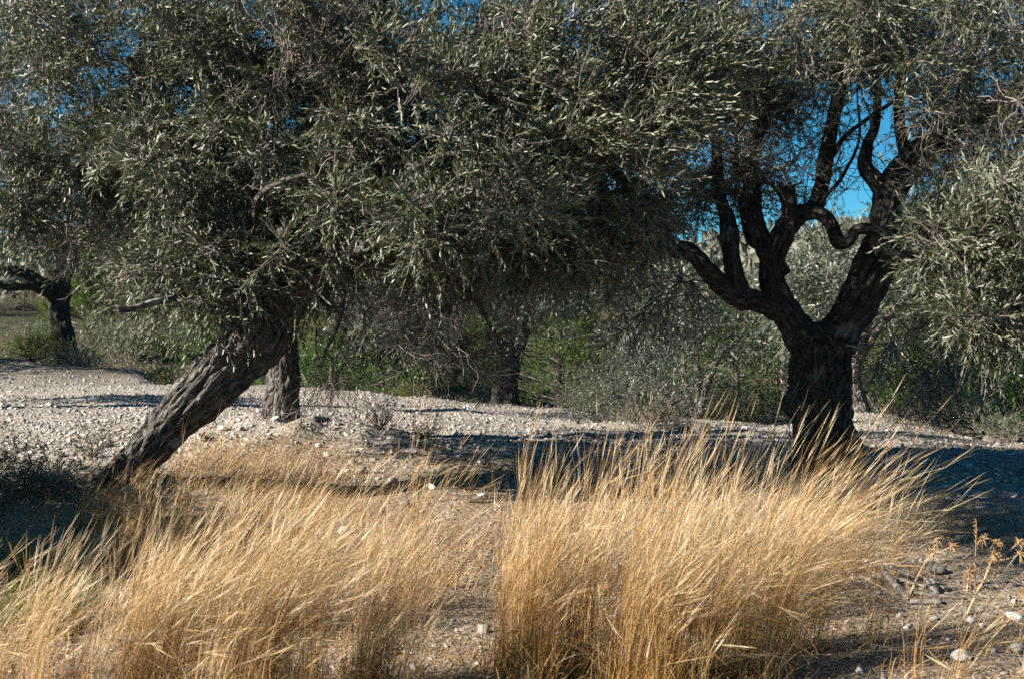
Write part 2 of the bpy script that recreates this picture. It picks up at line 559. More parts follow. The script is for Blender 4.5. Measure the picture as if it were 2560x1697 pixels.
def limb_mesh(mb, ctrl, rads, seg=40, sides=18, rough=0.10, wob=0.02, seed=1, cap=True, burls=()):
    """one gnarled limb: fluted, twisted, lumpy section along a spline"""
    ctrl = np.asarray(ctrl, float)
    c4 = spline(np.column_stack((ctrl, rads)), seg)
    c, r = c4[:, :3], np.maximum(c4[:, 3], 0.003)
    ln = np.concatenate(([0], np.cumsum(np.linalg.norm(np.diff(c, axis=0), axis=1))))
    c = c + wob * np.stack([vnoise(ln * 3, ln * 0 + k, seed=seed + k) for k in range(3)], -1) * np.minimum(1, ln / 0.3)[:, None]
    tan = unit(np.gradient(c, axis=0))
    u = np.zeros_like(c)
    u0 = perp_basis(tan[:1])[0][0]
    for i in range(seg):
        u0 = u0 - tan[i] * (u0 @ tan[i])
        u0 = u0 / np.linalg.norm(u0)
        u[i] = u0
    v = np.cross(tan, u)
    a = np.arange(sides) / sides * 2 * np.pi
    A = a[None, :] + 0.5 * ln[:, None]
    flute = 1 + rough * (0.55 * vnoise(np.cos(A) * 1.6 + 5, np.sin(A) * 1.6 + 5, np.broadcast_to(ln[:, None] * 1.2, A.shape), seed)
                         + 0.6 * vnoise(np.cos(A) * 4.0, np.sin(A) * 4.0, np.broadcast_to(ln[:, None] * 1.6, A.shape), seed + 1)
                         + 0.45 * vnoise(np.cos(A) * 15.0 + 9, np.sin(A) * 15.0, np.broadcast_to(ln[:, None] * 14.0, A.shape), seed + 4)
                         + 0.5 * vnoise(np.cos(A) * 9.0, np.sin(A) * 9.0, np.broadcast_to(ln[:, None] * 9.0, A.shape), seed + 2))
    r = r * (1 + rough * 0.55 * vnoise(ln * 5.5, ln * 0 + 0.5, seed=seed + 9) * np.minimum(1, ln / 0.2))
    R = r[:, None] * flute
    ring = c[:, None, :] + R[..., None] * (np.cos(a)[None, :, None] * u[:, None, :] + np.sin(a)[None, :, None] * v[:, None, :])
    for (bp, br, bh) in burls:
        d = np.linalg.norm(ring - np.asarray(bp), axis=-1)
        k = np.exp(-(d / br) ** 2) * bh
        ring = ring + unit(ring - c[:, None, :]) * k[..., None]
    bark = np.stack((np.cos(a)[None, :] * r[:, None], np.sin(a)[None, :] * r[:, None], np.broadcast_to(ln[:, None], R.shape)), -1) + seed * 3.7
    ids = np.arange(seg * sides).reshape(seg, sides)
    nxt = np.roll(ids, -1, axis=1)
    f = [np.stack((ids[:-1], nxt[:-1], nxt[1:], ids[1:]), -1).reshape(-1, 4)]
    V = ring.reshape(-1, 3)
    B = bark.reshape(-1, 3)
    if cap:
        V = np.concatenate((V, c[-1:] + tan[-1:] * r[-1] * 0.25))
        B = np.concatenate((B, B[-1:]))
        f.append(np.stack((ids[-1], nxt[-1], np.full(sides, len(V) - 1)), -1))
    mb.add(V, f, 0.5, B)
    return c, r


def leaves(mb, pos, ldir, nrm, length, width, detail):
    """olive-shaped leaves; upper side faces nrm"""
    n = len(pos)
    side = np.cross(ldir, nrm)
    L = np.asarray(length)[:, None]
    W = np.asarray(width)[:, None]
    t = rng.random(n)
    t = np.where(rng.random(n) < 0.012, 1.0, t * 0.93)
    curl = (rng.random((n, 1)) - 0.35) * 0.22
    if detail:
        v = np.stack((pos,
                      pos + ldir * L * 0.30 + side * W * 0.46 + nrm * W * 0.25,
                      pos + ldir * L * 0.68 + side * W * 0.42 + nrm * (W * 0.2 - L * curl * 0.4),
                      pos + ldir * L - nrm * L * curl,
                      pos + ldir * L * 0.68 - side * W * 0.42 + nrm * (W * 0.2 - L * curl * 0.4),
                      pos + ldir * L * 0.30 - side * W * 0.46 + nrm * W * 0.25), 1)
        b = np.arange(n)[:, None] * 6
        f = np.concatenate((b + np.array([[0, 1, 2, 3]]), b + np.array([[0, 3, 4, 5]])))
        mb.add(v.reshape(-1, 3), f, np.repeat(t, 6))
    else:
        v = np.stack((pos, pos + ldir * L * 0.45 + side * W * 0.5 + nrm * W * 0.12, pos + ldir * L - nrm * L * curl,
                      pos + ldir * L * 0.45 - side * W * 0.5 + nrm * W * 0.12), 1)
        b = np.arange(n)[:, None] * 4
        f = np.concatenate((b + np.array([[0, 1, 2]]), b + np.array([[0, 2, 3]])))
        mb.add(v.reshape(-1, 3), f, np.repeat(t, 4))


def shoots(mb_leaf, mb_twig, base, dirs, length, K, ll, lw, detail=True, alpha=0.75, droop=0.12, start=0.22, twig_r=0.0022, wind=None):
    """leafy shoots: twig plus K leaves each, opposite pairs turning round the twig"""
    S = len(base)
    if S == 0:
        return
    length = np.broadcast_to(length, (S,))
    dirs = unit(dirs)
    g = np.array((0, 0, -1.0))
    if wind is not None:
        g = g * 0.4 + wind
    if mb_twig is not None:
        t = np.linspace(0, 1, 4)[None, :, None]
        p = base[:, None] + dirs[:, None] * length[:, None, None] * t + g * droop * length[:, None, None] * t ** 2
        p[:, 1:3] += rng.normal(size=(S, 2, 3)) * 0.008
        tubes(mb_twig, p, twig_r * np.array([[1.3, 1.0, 0.8, 0.4]]) * np.ones((S, 1)), 3)
    if K == 0:
        return
    k = np.arange(K)
    t = start + (1 - start) * (k // 2 * 2 + 1) / K
    t = np.clip(t[None] + rng.normal(size=(S, K)) * 0.02, 0, 1.02)
    pos = base[:, None] + dirs[:, None] * (length[:, None] * t)[..., None] + g * (droop * length[:, None] * t ** 2)[..., None]
    ax = unit(dirs[:, None] + g * (2 * droop * t)[..., None])
    u, v = perp_basis(ax)
    phi = (k % 2) * np.pi + (k // 2) * np.pi / 2 + rng.random((S, 1)) * 6.28 + rng.normal(size=(S, K)) * 0.35
    al = alpha * (1.15 - 0.5 * t) + rng.normal(size=(S, K)) * 0.18
    ld = ax * np.cos(al)[..., None] + (u * np.cos(phi)[..., None] + v * np.sin(phi)[..., None]) * np.sin(al)[..., None]
    if wind is not None:
        ld = ld + wind * 0.35
    ld = unit(ld + np.array((0, 0, -0.08)))
    nr = ax - ld * (ax * ld).sum(-1, keepdims=True) + rng.normal(size=ld.shape) * 0.18
    nr = unit(nr - ld * (nr * ld).sum(-1, keepdims=True))
    keep = rng.random((S, K)) < 0.92
    n = int(keep.sum())
    sz = (0.7 + 0.5 * rng.random(n))
    leaves(mb_leaf, pos[keep], ld[keep], nr[keep], ll * sz, lw * (0.75 + 0.5 * rng.random(n)), detail)


class Tree:
    def __init__(self, name, label, base, group=None, bark='bark'):
        self.root = thing(name, label, 'tree', base, group)
        self.nodes, self.nrad = [], []
        self.leaf, self.twig = MB(), MB()
        self.bark = bark
        self.seed = int(rng.integers(1, 900))

    def limb(self, name, pts, rads, seg=40, sides=18, rough=0.24, **kw):
        """pts in photo pixels and metres (px, py, d); rads in metres"""
        w = np.array([P(*p) for p in pts])
        mb = MB()
        self.seed += 11
        c, r = limb_mesh(mb, w, rads, seg, sides, rough, seed=self.seed, **kw)
        o = mb.build(name, M[self.bark], self.root, smooth=True)
        st = max(1, seg // 14)
        sel = slice(None) if name != 'trunk' else slice(int(seg * 0.8), None)
        self.nodes += list(c[sel][::st])
        self.nrad += list(r[sel][::st])
        return o

    def reach(self, centres):
        """thin branches from the limbs out to every leaf clump, the near ones first"""
        nodes = np.array(self.nodes)
        rad = np.array(self.nrad)
        cs = np.asarray(centres)
        d0 = np.linalg.norm(cs[:, None] - nodes[None], axis=-1).min(1)
        paths, rads = [], []
        for i in np.argsort(d0):
            c = cs[i]
            d = np.linalg.norm(nodes - c, axis=1)
            j = int(np.argmin(d + 0.5 * np.maximum(0, 0.05 - rad * 4)))
            a = nodes[j]
            ln = d[j]
            mid = (a + c) / 2 + rng.normal(size=3) * 0.12 * ln + np.array((0, 0, 0.10 * ln))
            t = np.linspace(0, 1, 7)[:, None]
            p = a * (1 - t) ** 2 + 2 * mid * t * (1 - t) + c * t ** 2
            p[1:-1] += rng.normal(size=(5, 3)) * 0.012
            r0 = min(rad[j] * 0.6, 0.006 + 0.011 * ln)
            r = np.linspace(r0, 0.0035, 7)
            paths.append(p)
            rads.append(r)
            nodes = np.concatenate((nodes, p[2::2]))
            rad = np.concatenate((rad, r[2::2]))
        tubes(self.twig, np.array(paths), np.array(rads), 5)

    def clumps(self, cx, cy, rx, ry, d0, d1, n, skip=(), r=0.28, ns=23, K=18, ll=0.053, lw=0.0112, detail=True, wind=None, up=0.1, droop=0.15, twigs=True, alpha=0.75):
        """n leafy clumps spread through an ellipse of view between two depths"""
        a = rng.random(n) * 2 * np.pi
        q = np.sqrt(rng.random(n))
        px = cx + rx * q * np.cos(a)
        py = cy + ry * q * np.sin(a)
        keep = np.ones(n, bool)
        for (sx, sy, srx, sry, prob) in skip:
            ins = ((px - sx) / srx) ** 2 + ((py - sy) / sry) ** 2 < 1
            keep &= ~(ins & (rng.random(n) < prob))
        px, py = px[keep], py[keep]
        d = d0 + (d1 - d0) * rng.random(len(px))
        c = np.array([P(*t) for t in zip(px, py, d)]).reshape(-1, 3)
        g = ground_z(c[:, 0], c[:, 1])
        c[:, 2] = np.maximum(c[:, 2], g + 0.3)
        if len(c) == 0:
            return
        self.reach(c)
        m = len(c)
        S = m * ns
        dirs = rand_dirs(S) + np.array((0, 0, up))
        if wind is not None:
            dirs = dirs + wind * 0.9
        base = np.repeat(c, ns, 0) + rand_dirs(S) * (r * 0.45 * rng.random((S, 1)))
        L = r * (0.6 + 0.8 * rng.random(S))
        shoots(self.leaf, self.twig if twigs else None, base, dirs, L, K, ll, lw, detail, wind=wind, droop=droop, alpha=alpha)

    def bare(self, cx, cy, rx, ry, d0, d1, n, size=0.35, ns=14, hang=0.0, rad=0.0024, dirn=(0, 0, 0)):
        """clusters of leafless twigs that fork"""
        a = rng.random(n) * 2 * np.pi
        q = np.sqrt(rng.random(n))
        d = d0 + (d1 - d0) * rng.random(n)
        c = np.array([P(*t) for t in zip(cx + rx * q * np.cos(a), cy + ry * q * np.sin(a), d)])
        c[:, 2] = np.maximum(c[:, 2], ground_z(c[:, 0], c[:, 1]) + 0.25)
        self.reach(c)
        S = n * ns
        base = np.repeat(c, ns, 0)
        dr = unit(rand_dirs(S) + np.array(dirn) + np.array((0, 0, -hang)))
        L = size * (0.5 + rng.random(S))
        N = 7
        steps = np.cumsum(unit(dr[:, None] + rng.normal(size=(S, N, 3)) * 0.35 + np.array((0, 0, -hang * 0.4))), 1) / N
        p = base[:, None] + steps * L[:, None, None]
        p[:, 0] = base
        tubes(self.twig, p, rad * np.linspace(1.5, 0.5, N)[None] * np.ones((S, 1)), 3)
        for k in (2, 3, 4, 5):
            b2 = p[:, k]
            d2 = unit(unit(p[:, k] - p[:, k - 1]) + rand_dirs(S) * 0.8)
            s2 = np.cumsum(unit(d2[:, None] + rng.normal(size=(S, 4, 3)) * 0.3), 1) / 4
            p2 = b2[:, None] + s2 * (L * 0.38)[:, None, None]
            p2[:, 0] = b2
            tubes(self.twig, p2, rad * 0.75 * np.linspace(1, 0.5, 4)[None] * np.ones((S, 1)), 3)

    def finish(self, leaf_mat):
        if self.twig.n:
            self.twig.build('twigs', M['twig'], self.root, 'stuff')
        if self.leaf.n:
            self.leaf.build('foliage', M[leaf_mat], self.root, 'stuff')


WIND = np.array((0.75, 0.0, 0.42))
GAP_L = (170, 190, 190, 130, 0.8)

# ------------------------------------------------------------------ the leaning olive
D1 = 9.7
t1 = Tree('olive_tree', 'old olive with a thick trunk leaning right out of the dry grass', P(320, 1200, D1))
b = [(P(548, 880, 9.55), 0.12, 0.08), (P(660, 835, 9.5), 0.13, 0.05), (P(520, 1010, 9.5), 0.16, 0.03)]
t1.limb('trunk', [(285, 1260, D1), (335, 1170, D1), (420, 1062, D1), (510, 972, D1), (590, 895, D1 + .05), (640, 830, D1 + .1), (655, 775, D1 + .15), (650, 735, D1 + .2)],
        [0.24, 0.145, 0.142, 0.160, 0.195, 0.212, 0.17, 0.11], seg=240, sides=140, rough=0.21, burls=b)
t1.limb('limb', [(610, 835, D1), (590, 760, D1 - .1), (560, 690, D1 - .2), (500, 600, D1), (430, 480, D1 + .4), (400, 330, D1 + .7), (330, 150, D1 + .9)], [0.13, 0.12, 0.085, 0.065, 0.055, 0.045, 0.03])
t1.limb('limb', [(670, 820, D1 + .1), (720, 760, D1 + .1), (775, 690, D1), (850, 600, D1 - .1), (940, 500, D1 - .3), (1060, 410, D1 - .8), (1180, 370, D1 - .8), (1330, 290, D1 - .6)], [0.15, 0.12, 0.09, 0.06, 0.038, 0.024, 0.02, 0.012])
t1.limb('limb', [(650, 790, D1 + .1), (690, 690, D1 + .3), (650, 560, D1 + .1), (640, 500, D1 - .5), (690, 465, D1 - .7), (770, 430, D1 - .8)], [0.13, 0.09, 0.04, 0.022, 0.017, 0.009])
t1.limb('limb', [(690, 780, D1 + .2), (790, 640, D1 + .7), (860, 430, D1 + .9), (900, 200, D1 + .8), (980, -100, D1 + .6)], [0.14, 0.11, 0.09, 0.07, 0.05])
t1.limb('limb', [(700, 760, D1 + .1), (850, 640, D1 - .3), (1000, 590, D1 - .9), (1110, 612, D1 - 1.2), (1225, 650, D1 - 1.3)], [0.09, 0.055, 0.03, 0.018, 0.009])
t1.limb('limb', [(775, 690, D1), (960, 650, D1 + .3), (1120, 700, D1 + .5), (1210, 790, D1 + .5), (1275, 880, D1 + .4)], [0.06, 0.045, 0.03, 0.018, 0.008])
t1.limb('limb', [(640, 810, D1 + .1), (560, 690, D1 + .6), (380, 560, D1 + .8), (180, 420, D1 + .6)], [0.12, 0.08, 0.06, 0.03])
t1.limb('broken_branch', [(470, 735, D1 - .4), (395, 757, D1 - .7), (330, 768, D1 - .8), (285, 768, D1 - .85)], [0.022, 0.022, 0.022, 0.026], seg=16, sides=10)
for o in [t1.limb('sprout_stub', [(548, 885, 9.42), (550, 850, 9.4), (553, 812, 9.4), (552, 785, 9.42)], [0.034, 0.024, 0.021, 0.02], seg=16, sides=12)]:
    o.data.materials.clear()
    o.data.materials.append(M['bark_pale'])
    o['label'] = 'pale smooth stub standing on the trunk'
t1.clumps(300, 330, 330, 320, 10.0, 11.6, 95, skip=[GAP_L])
t1.clumps(100, 480, 210, 110, 10.0, 11.4, 14)
t1.clumps(700, 330, 380, 320, 9.2, 10.7, 105)
t1.clumps(1080, 600, 400, 110, 9.0, 10.4, 60, detail=False)
t1.clumps(1400, 530, 260, 160, 8.9, 10.2, 66, detail=False)
t1.clumps(850, 10, 850, 60, 9.0, 10.8, 46, detail=False)
t1.clumps(90, 60, 190, 60, 10.0, 11.4, 7)
t1.clumps(1100, 330, 350, 300, 8.6, 10.2, 84, wind=WIND * 0.5)
t1.clumps(1430, 330, 260, 230, 8.3, 9.5, 54, wind=WIND)
t1.clumps(1650, 210, 150, 120, 8.3, 9.4, 20, wind=WIND * 1.2)
t1.clumps(1450, 30, 240, 100, 8.3, 9.5, 16, wind=WIND)
t1.clumps(470, 690, 240, 70, 9.0, 10.4, 22, droop=0.3)
t1.clumps(1190, 560, 170, 100, 8.3, 9.2, 17, droop=0.25)
t1.clumps(700, 650, 200, 100, 9.4, 10.8, 16, droop=0.3)
t1.clumps(750, -110, 900, 90, 9.2, 10.6, 50, detail=False, twigs=False, ns=18)
t1.clumps(800, 300, 850, 260, 9.9, 10.7, 100, detail=False, ns=26, r=0.34)
t1.bare(870, 230, 190, 240, 9.0, 10.2, 20)
t1.bare(700, 560, 230, 130, 9.3, 10.4, 13)
t1.bare(1000, 740, 200, 120, 9.4, 10.8, 16, hang=0.35, size=0.45)
t1.bare(1190, 860, 70, 50, 9.8, 10.4, 6, hang=0.25, size=0.4, dirn=(0.7, 0, 0))
t1.bare(830, 850, 50, 60, 9.3, 10.0, 5, hang=1.1, size=0.5, ns=6)
t1.bare(330, 560, 200, 100, 10.0, 11.0, 8)
t1.clumps(620, 480, 420, 230, 8.9, 9.9, 30)
t1.limb('limb', [(860, 300, D1 + .9), (800, 60, D1 - .4), (560, -190, D1 - 1.8), (300, -320, D1 - 2.8)], [0.03, 0.026, 0.022, 0.015])  # bough added above the view to shade the ground at the right
t1.clumps(60, -350, 300, 60, 6.0, 7.3, 50, detail=False, twigs=False, ns=26, r=0.3, ll=0.065, lw=0.017)  # unseen leaves added overhead so their shadow darkens the right foreground
t1.finish('olive')

# ------------------------------------------------------------------ the upright olive just behind it
D2 = 12.5
t2 = Tree('olive_tree', 'slim upright olive trunk on the earth mound behind the leaning trunk', G(705, D2))
t2.limb('trunk', [(702, 1075, D2), (703, 1030, D2), (708, 980, D2), (713, 900, D2), (715, 820, D2), (735, 700, D2 + .2), (740, 600, D2 + .2)],
        [0.20, 0.155, 0.135, 0.132, 0.13, 0.13, 0.11], seg=70, sides=40, rough=0.26)
t2.limb('limb', [(740, 640, D2 + .2), (650, 420, D2 + .5), (560, 200, D2 + .8), (500, -50, D2 + 1)], [0.10, 0.08, 0.06, 0.03])
t2.limb('limb', [(738, 620, D2 + .2), (850, 400, D2 + .2), (980, 200, D2 + .5), (1100, 0, D2 + .5)], [0.10, 0.08, 0.06, 0.03])
t2.limb('limb', [(735, 700, D2 + .2), (900, 600, D2 + .4), (1080, 560, D2 + .6), (1240, 600, D2 + .8)], [0.07, 0.06, 0.04, 0.02])
t2.limb('limb', [(760, 680, D2 + .2), (850, 720, D2 - .2), (845, 810, D2 - .4), (815, 880, D2 - .4), (800, 930, D2 - .4)], [0.03, 0.026, 0.022, 0.014, 0.007], seg=24, sides=8)
t2.clumps(600, 300, 430, 300, 11.9, 12.8, 44, detail=False, twigs=False, ns=20)
t2.clumps(1050, 640, 320, 80, 11.8, 12.6, 34, detail=False, twigs=False, ns=18)
t2.clumps(1250, 500, 160, 130, 11.2, 11.8, 10, detail=False, twigs=False, ns=18)
t2.clumps(600, -50, 500, 50, 11.6, 12.4, 14, detail=False, twigs=False, ns=14)
t2.bare(1000, 740, 230, 90, 12, 14, 14, hang=0.4, size=0.5)
t2.bare(840, 930, 30, 50, 12, 12.4, 4, hang=1.0, size=0.5, ns=6)
t2.finish('olive')

# ------------------------------------------------------------------ the forked olive on the right
D3 = 10.8
t3 = Tree('olive_tree', 'dark forked olive with a burly trunk in the shade on the right', G(2065, D3), None, 'bark_shade_tone')
b = [(P(1985, 1008, 10.74), 0.085, 0.11), (P(2005, 1068, 10.66), 0.08, 0.10), (P(2130, 1085, 10.7), 0.12, 0.06), (P(2030, 985, 10.6), 0.08, 0.04)]
t3.limb('trunk', [(2090, 1240, D3), (2072, 1170, D3), (2058, 1100, D3), (2050, 1020, D3), (2050, 940, D3), (2052, 870, D3), (2046, 810, D3)],
        [0.27, 0.235, 0.215, 0.19, 0.195, 0.215, 0.15], seg=180, sides=110, rough=0.24, burls=b)
t3.limb('limb', [(2050, 890, D3), (2000, 830, D3), (1955, 760, D3), (1932, 670, D3), (1955, 590, D3), (2000, 542, D3 + .05), (2040, 520, D3 + .1), (2058, 420, D3 + .2), (2085, 300, D3 + .3), (2112, 180, D3 + .4), (2125, 20, D3 + .5)],
        [0.15, 0.125, 0.105, 0.088, 0.080, 0.078, 0.062, 0.056, 0.052, 0.048, 0.04], seg=120, sides=44)
t3.limb('limb', [(1950, 690, D3), (1905, 610, D3 + .1), (1880, 520, D3 + .2), (1882, 430, D3 + .3), (1895, 330, D3 + .4), (1915, 200, D3 + .5)], [0.085, 0.075, 0.072, 0.06, 0.048, 0.036], seg=60, sides=22)
t3.limb('sawn_limb', [(1960, 600, D3 - .02), (1978, 550, D3 - .08), (1977, 505, D3 - .1), (1970, 470, D3 - .1)], [0.062, 0.056, 0.05, 0.056], seg=20, sides=16)
t3.limb('limb', [(1960, 775, D3), (1895, 752, D3 - .05), (1835, 735, D3 - .1), (1780, 690, D3 - .15), (1735, 640, D3 - .2), (1690, 622, D3 - .3), (1560, 612, D3 - .6)], [0.095, 0.08, 0.078, 0.07, 0.062, 0.05, 0.022], seg=60, sides=20)
t3.limb('limb', [(1850, 740, D3 - .1), (1828, 660, D3 - .1), (1822, 560, D3), (1800, 480, D3 + .1), (1790, 330, D3 + .2), (1800, 180, D3 + .3)], [0.07, 0.065, 0.06, 0.045, 0.035, 0.022], seg=50, sides=18)
t3.limb('limb', [(2050, 900, D3), (2100, 825, D3), (2150, 740, D3), (2192, 640, D3), (2218, 545, D3), (2238, 465, D3), (2290, 395, D3 + .05), (2380, 340, D3 + .1), (2480, 270, D3 + .1), (2640, 140, D3 + .2)],
        [0.17, 0.155, 0.150, 0.138, 0.120, 0.115, 0.105, 0.085, 0.07, 0.045], seg=120, sides=52)
t3.limb('limb', [(2225, 500, D3), (2190, 448, D3 - .02), (2165, 410, D3), (2172, 360, D3 + .05), (2195, 300, D3 + .2), (2195, 180, D3 + .4)], [0.07, 0.062, 0.056, 0.045, 0.036, 0.025], seg=40, sides=18)
t3.limb('limb', [(2240, 470, D3), (2260, 380, D3 + .3), (2245, 240, D3 + .7), (2260, 60, D3 + .9)], [0.07, 0.05, 0.042, 0.03], seg=40, sides=16)
t3.limb('limb', [(2330, 380, D3 + .1), (2400, 260, D3 + .4), (2440, 120, D3 + .6)], [0.06, 0.045, 0.03], seg=30, sides=14)
t3.limb('crooked_limb', [(2012, 535, D3 + .02), (2055, 535, D3 - .08), (2085, 560, D3 - .16), (2100, 600, D3 - .22), (2118, 603, D3 - .26), (2140, 575, D3 - .3), (2185, 580, D3 - .34), (2240, 625, D3 - .4), (2290, 660, D3 - .5), (2380, 700, D3 - .7)],
        [0.055, 0.05, 0.05, 0.055, 0.045, 0.04, 0.048, 0.043, 0.034, 0.02], seg=70, sides=18)
t3.limb('limb', [(1905, 620, D3 + .1), (1870, 590, D3 + .4), (1840, 420, D3 + .8), (1850, 250, D3 + 1)], [0.03, 0.026, 0.02, 0.012], seg=30, sides=10)
t3.limb('limb', [(1882, 430, D3 + .3), (1940, 470, D3 + .2), (1962, 520, D3), (1955, 575, D3)], [0.022, 0.018, 0.016, 0.02], seg=24, sides=10)
t3.limb('limb', [(2060, 420, D3 + .2), (2120, 340, D3 + .4), (2180, 290, D3 + .5), (2290, 220, D3 + .6)], [0.026, 0.022, 0.018, 0.01], seg=30, sides=10)
t3.limb('limb', [(2045, 520, D3), (2110, 430, D3 + .2), (2150, 350, D3 + .3), (2140, 220, D3 + .4)], [0.016, 0.013, 0.011, 0.007], seg=24, sides=8)
t3.limb('limb', [(1750, 650, D3 - .2), (1640, 622, D3 - .7), (1530, 635, D3 - 1.2), (1450, 655, D3 - 1.4), (1385, 668, D3 - 1.5)], [0.04, 0.034, 0.026, 0.02, 0.01], seg=40, sides=12)
SKYS = [(2130, 480, 90, 110, 1.0), (1990, 470, 110, 90, 0.75), (2160, 280, 60, 110, 0.9), (1740, 600, 60, 80, 0.7), (1760, 420, 80, 80, 0.5), (2230, 410, 40, 50, 1.0), (2060, 330, 130, 90, 0.5)]
t3.limb('limb', [(2280, 655, D3 - .5), (2400, 700, D3 - 1.4), (2500, 660, D3 - 2.0), (2620, 560, D3 - 2.4)], [0.034, 0.03, 0.024, 0.014], seg=30, sides=10)
t3.clumps(2490, 620, 200, 210, 7.9, 9.2, 72, wind=WIND * 0.35)
t3.clumps(2560, 420, 250, 330, 10.2, 11.4, 50, detail=False)
t3.clumps(2340, 150, 330, 220, 9.6, 11.6, 64, skip=SKYS, detail=False)
t3.clumps(2000, 110, 280, 150, 10.4, 12.0, 44, skip=SKYS, detail=False)
t3.clumps(1780, 360, 230, 210, 10.8, 12.2, 36, skip=SKYS, detail=False)
t3.clumps(1900, 330, 340, 220, 10.4, 12.0, 26, skip=SKYS, detail=False, r=0.42, ns=16)
t3.clumps(2050, 60, 500, 110, 10.0, 12.2, 60, skip=SKYS, detail=False)
t3.clumps(1680, 560, 110, 90, 10.4, 12.2, 9, detail=False)
t3.clumps(2450, 810, 130, 50, 8.2, 9.4, 9, droop=0.4)
t3.clumps(2150, -120, 600, 100, 9.8, 11.4, 34, detail=False, twigs=False, ns=16)
t3.bare(1830, 400, 200, 190, 10.6, 12.4, 22, rad=0.003)
t3.bare(2000, 300, 220, 160, 10.6, 12.4, 16, rad=0.003)
t3.bare(2090, 400, 90, 110, 10.6, 11.6, 5, ns=7, rad=0.003)
t3.bare(1600, 700, 150, 60, 10.0, 11.2, 9, hang=0.2, rad=0.003)
t3.bare(1640, 740, 120, 60, 10.3, 11.4, 5, hang=0.9, size=0.5, rad=0.003)
t3.bare(2300, 880, 150, 50, 10.4, 11.6, 8, hang=0.8, size=0.5, rad=0.003)
t3.bare(2430, 330, 200, 160, 9.4, 10.4, 14)
t3.bare(1960, 1010, 30, 30, 10.5, 10.7, 3, ns=4, size=0.4)
t3.finish('olive')

# ------------------------------------------------------------------ olives further back
FAR = dict(detail=False, twigs=False)
D4 = 21.5
t4 = Tree('olive_tree', 'dark olive trunk curving up behind the gravel terrace in the middle', G(1265, D4), 'olive trees further back', 'bark_shade_tone')
t4.limb('trunk', [(1262, 1010, D4), (1264, 950, D4), (1275, 890, D4), (1295, 830, D4), (1290, 770, D4), (1260, 700, D4)], [0.24, 0.18, 0.165, 0.17, 0.16, 0.13], seg=50, sides=26, rough=0.25)
t4.limb('limb', [(1295, 820, D4), (1250, 740, D4 - .4), (1190, 690, D4 - .8), (1100, 650, D4 - 1)], [0.10, 0.07, 0.055, 0.03])
t4.limb('limb', [(1295, 800, D4), (1350, 690, D4), (1420, 600, D4 + .3)], [0.11, 0.09, 0.05])
t4.clumps(1230, 610, 440, 190, 19.5, 24, 85, r=0.5, ns=26, K=14, ll=0.085, lw=0.02, **FAR)
t4.clumps(960, 700, 200, 120, 18.4, 20.4, 30, r=0.42, ns=22, K=14, ll=0.08, lw=0.018, **FAR)  # foliage added here to shade the curved trunk
t4.clumps(760, 560, 170, 130, 19.4, 21, 28, r=0.42, ns=22, K=14, ll=0.08, lw=0.02, **FAR)  # hidden foliage, also added to keep that trunk in shade
t4.clumps(1060, 780, 200, 70, 20, 22, 14, r=0.42, ns=20, K=14, ll=0.08, lw=0.018, droop=0.4, **FAR)
t4.clumps(1400, 740, 200, 70, 20, 22, 14, r=0.42, ns=20, K=14, ll=0.08, lw=0.018, droop=0.4, **FAR)
t4.clumps(1200, 250, 600, 220, 20, 24, 60, r=0.55, ns=22, K=12, ll=0.09, lw=0.022, **FAR)
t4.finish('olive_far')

D5 = 26.0
t5 = Tree('olive_tree', 'lone olive with a dark straight trunk on the far left mound', G(165, D5), 'olive trees further back', 'bark_shade_tone')
t5.limb('trunk', [(170, 930, D5), (168, 890, D5), (158, 830, D5), (148, 760, D5), (150, 700, D5), (165, 640, D5)], [0.30, 0.225, 0.19, 0.185, 0.19, 0.16], seg=50, sides=26, rough=0.2)
t5.limb('limb', [(150, 740, D5), (95, 700, D5 - .3), (40, 680, D5 - .5), (-60, 670, D5 - .6)], [0.12, 0.09, 0.08, 0.06])
t5.limb('limb', [(145, 755, D5), (85, 715, D5 - .8), (20, 720, D5 - 1.2), (-60, 690, D5 - 1.4)], [0.09, 0.07, 0.06, 0.05])
t5.limb('limb', [(165, 660, D5), (210, 590, D5), (280, 500, D5 + .5)], [0.14, 0.1, 0.06])
t5.limb('limb', [(160, 660, D5), (120, 560, D5), (60, 430, D5 + .5)], [0.13, 0.1, 0.06])
t5.clumps(110, 540, 300, 110, 24, 28, 62, r=0.5, ns=26, K=14, ll=0.085, lw=0.02, **FAR)
t5.clumps(60, 400, 330, 110, 24, 28, 34, r=0.5, ns=22, K=12, ll=0.09, lw=0.022, **FAR)
t5.clumps(330, 560, 200, 100, 24, 28, 20, r=0.5, ns=22, K=12, ll=0.09, lw=0.022, **FAR)
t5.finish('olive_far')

D6 = 20.0
t6 = Tree('olive_tree', 'small olive splitting into three thin stems behind the stone block', G(1737, D6), 'olive trees further back', bark='bark_pale')  # paler bark puts light into the stems' colour
t6.limb('trunk', [(1735, 1085, D6), (1737, 1050, D6), (1740, 1020, D6)], [0.10, 0.07, 0.075], seg=20, sides=16)
t6.limb('stem', [(1738, 1030, D6), (1722, 1000, D6), (1712, 950, D6), (1712, 900, D6), (1700, 830, D6)], [0.055, 0.045, 0.04, 0.035, 0.025], seg=30, sides=12)
t6.limb('stem', [(1745, 1030, D6), (1746, 980, D6), (1742, 920, D6), (1735, 830, D6)], [0.065, 0.05, 0.045, 0.03], seg=30, sides=12)
t6.limb('stem', [(1748, 1035, D6), (1762, 980, D6), (1775, 930, D6), (1800, 890, D6), (1850, 840, D6)], [0.075, 0.07, 0.06, 0.05, 0.03], seg=30, sides=12)
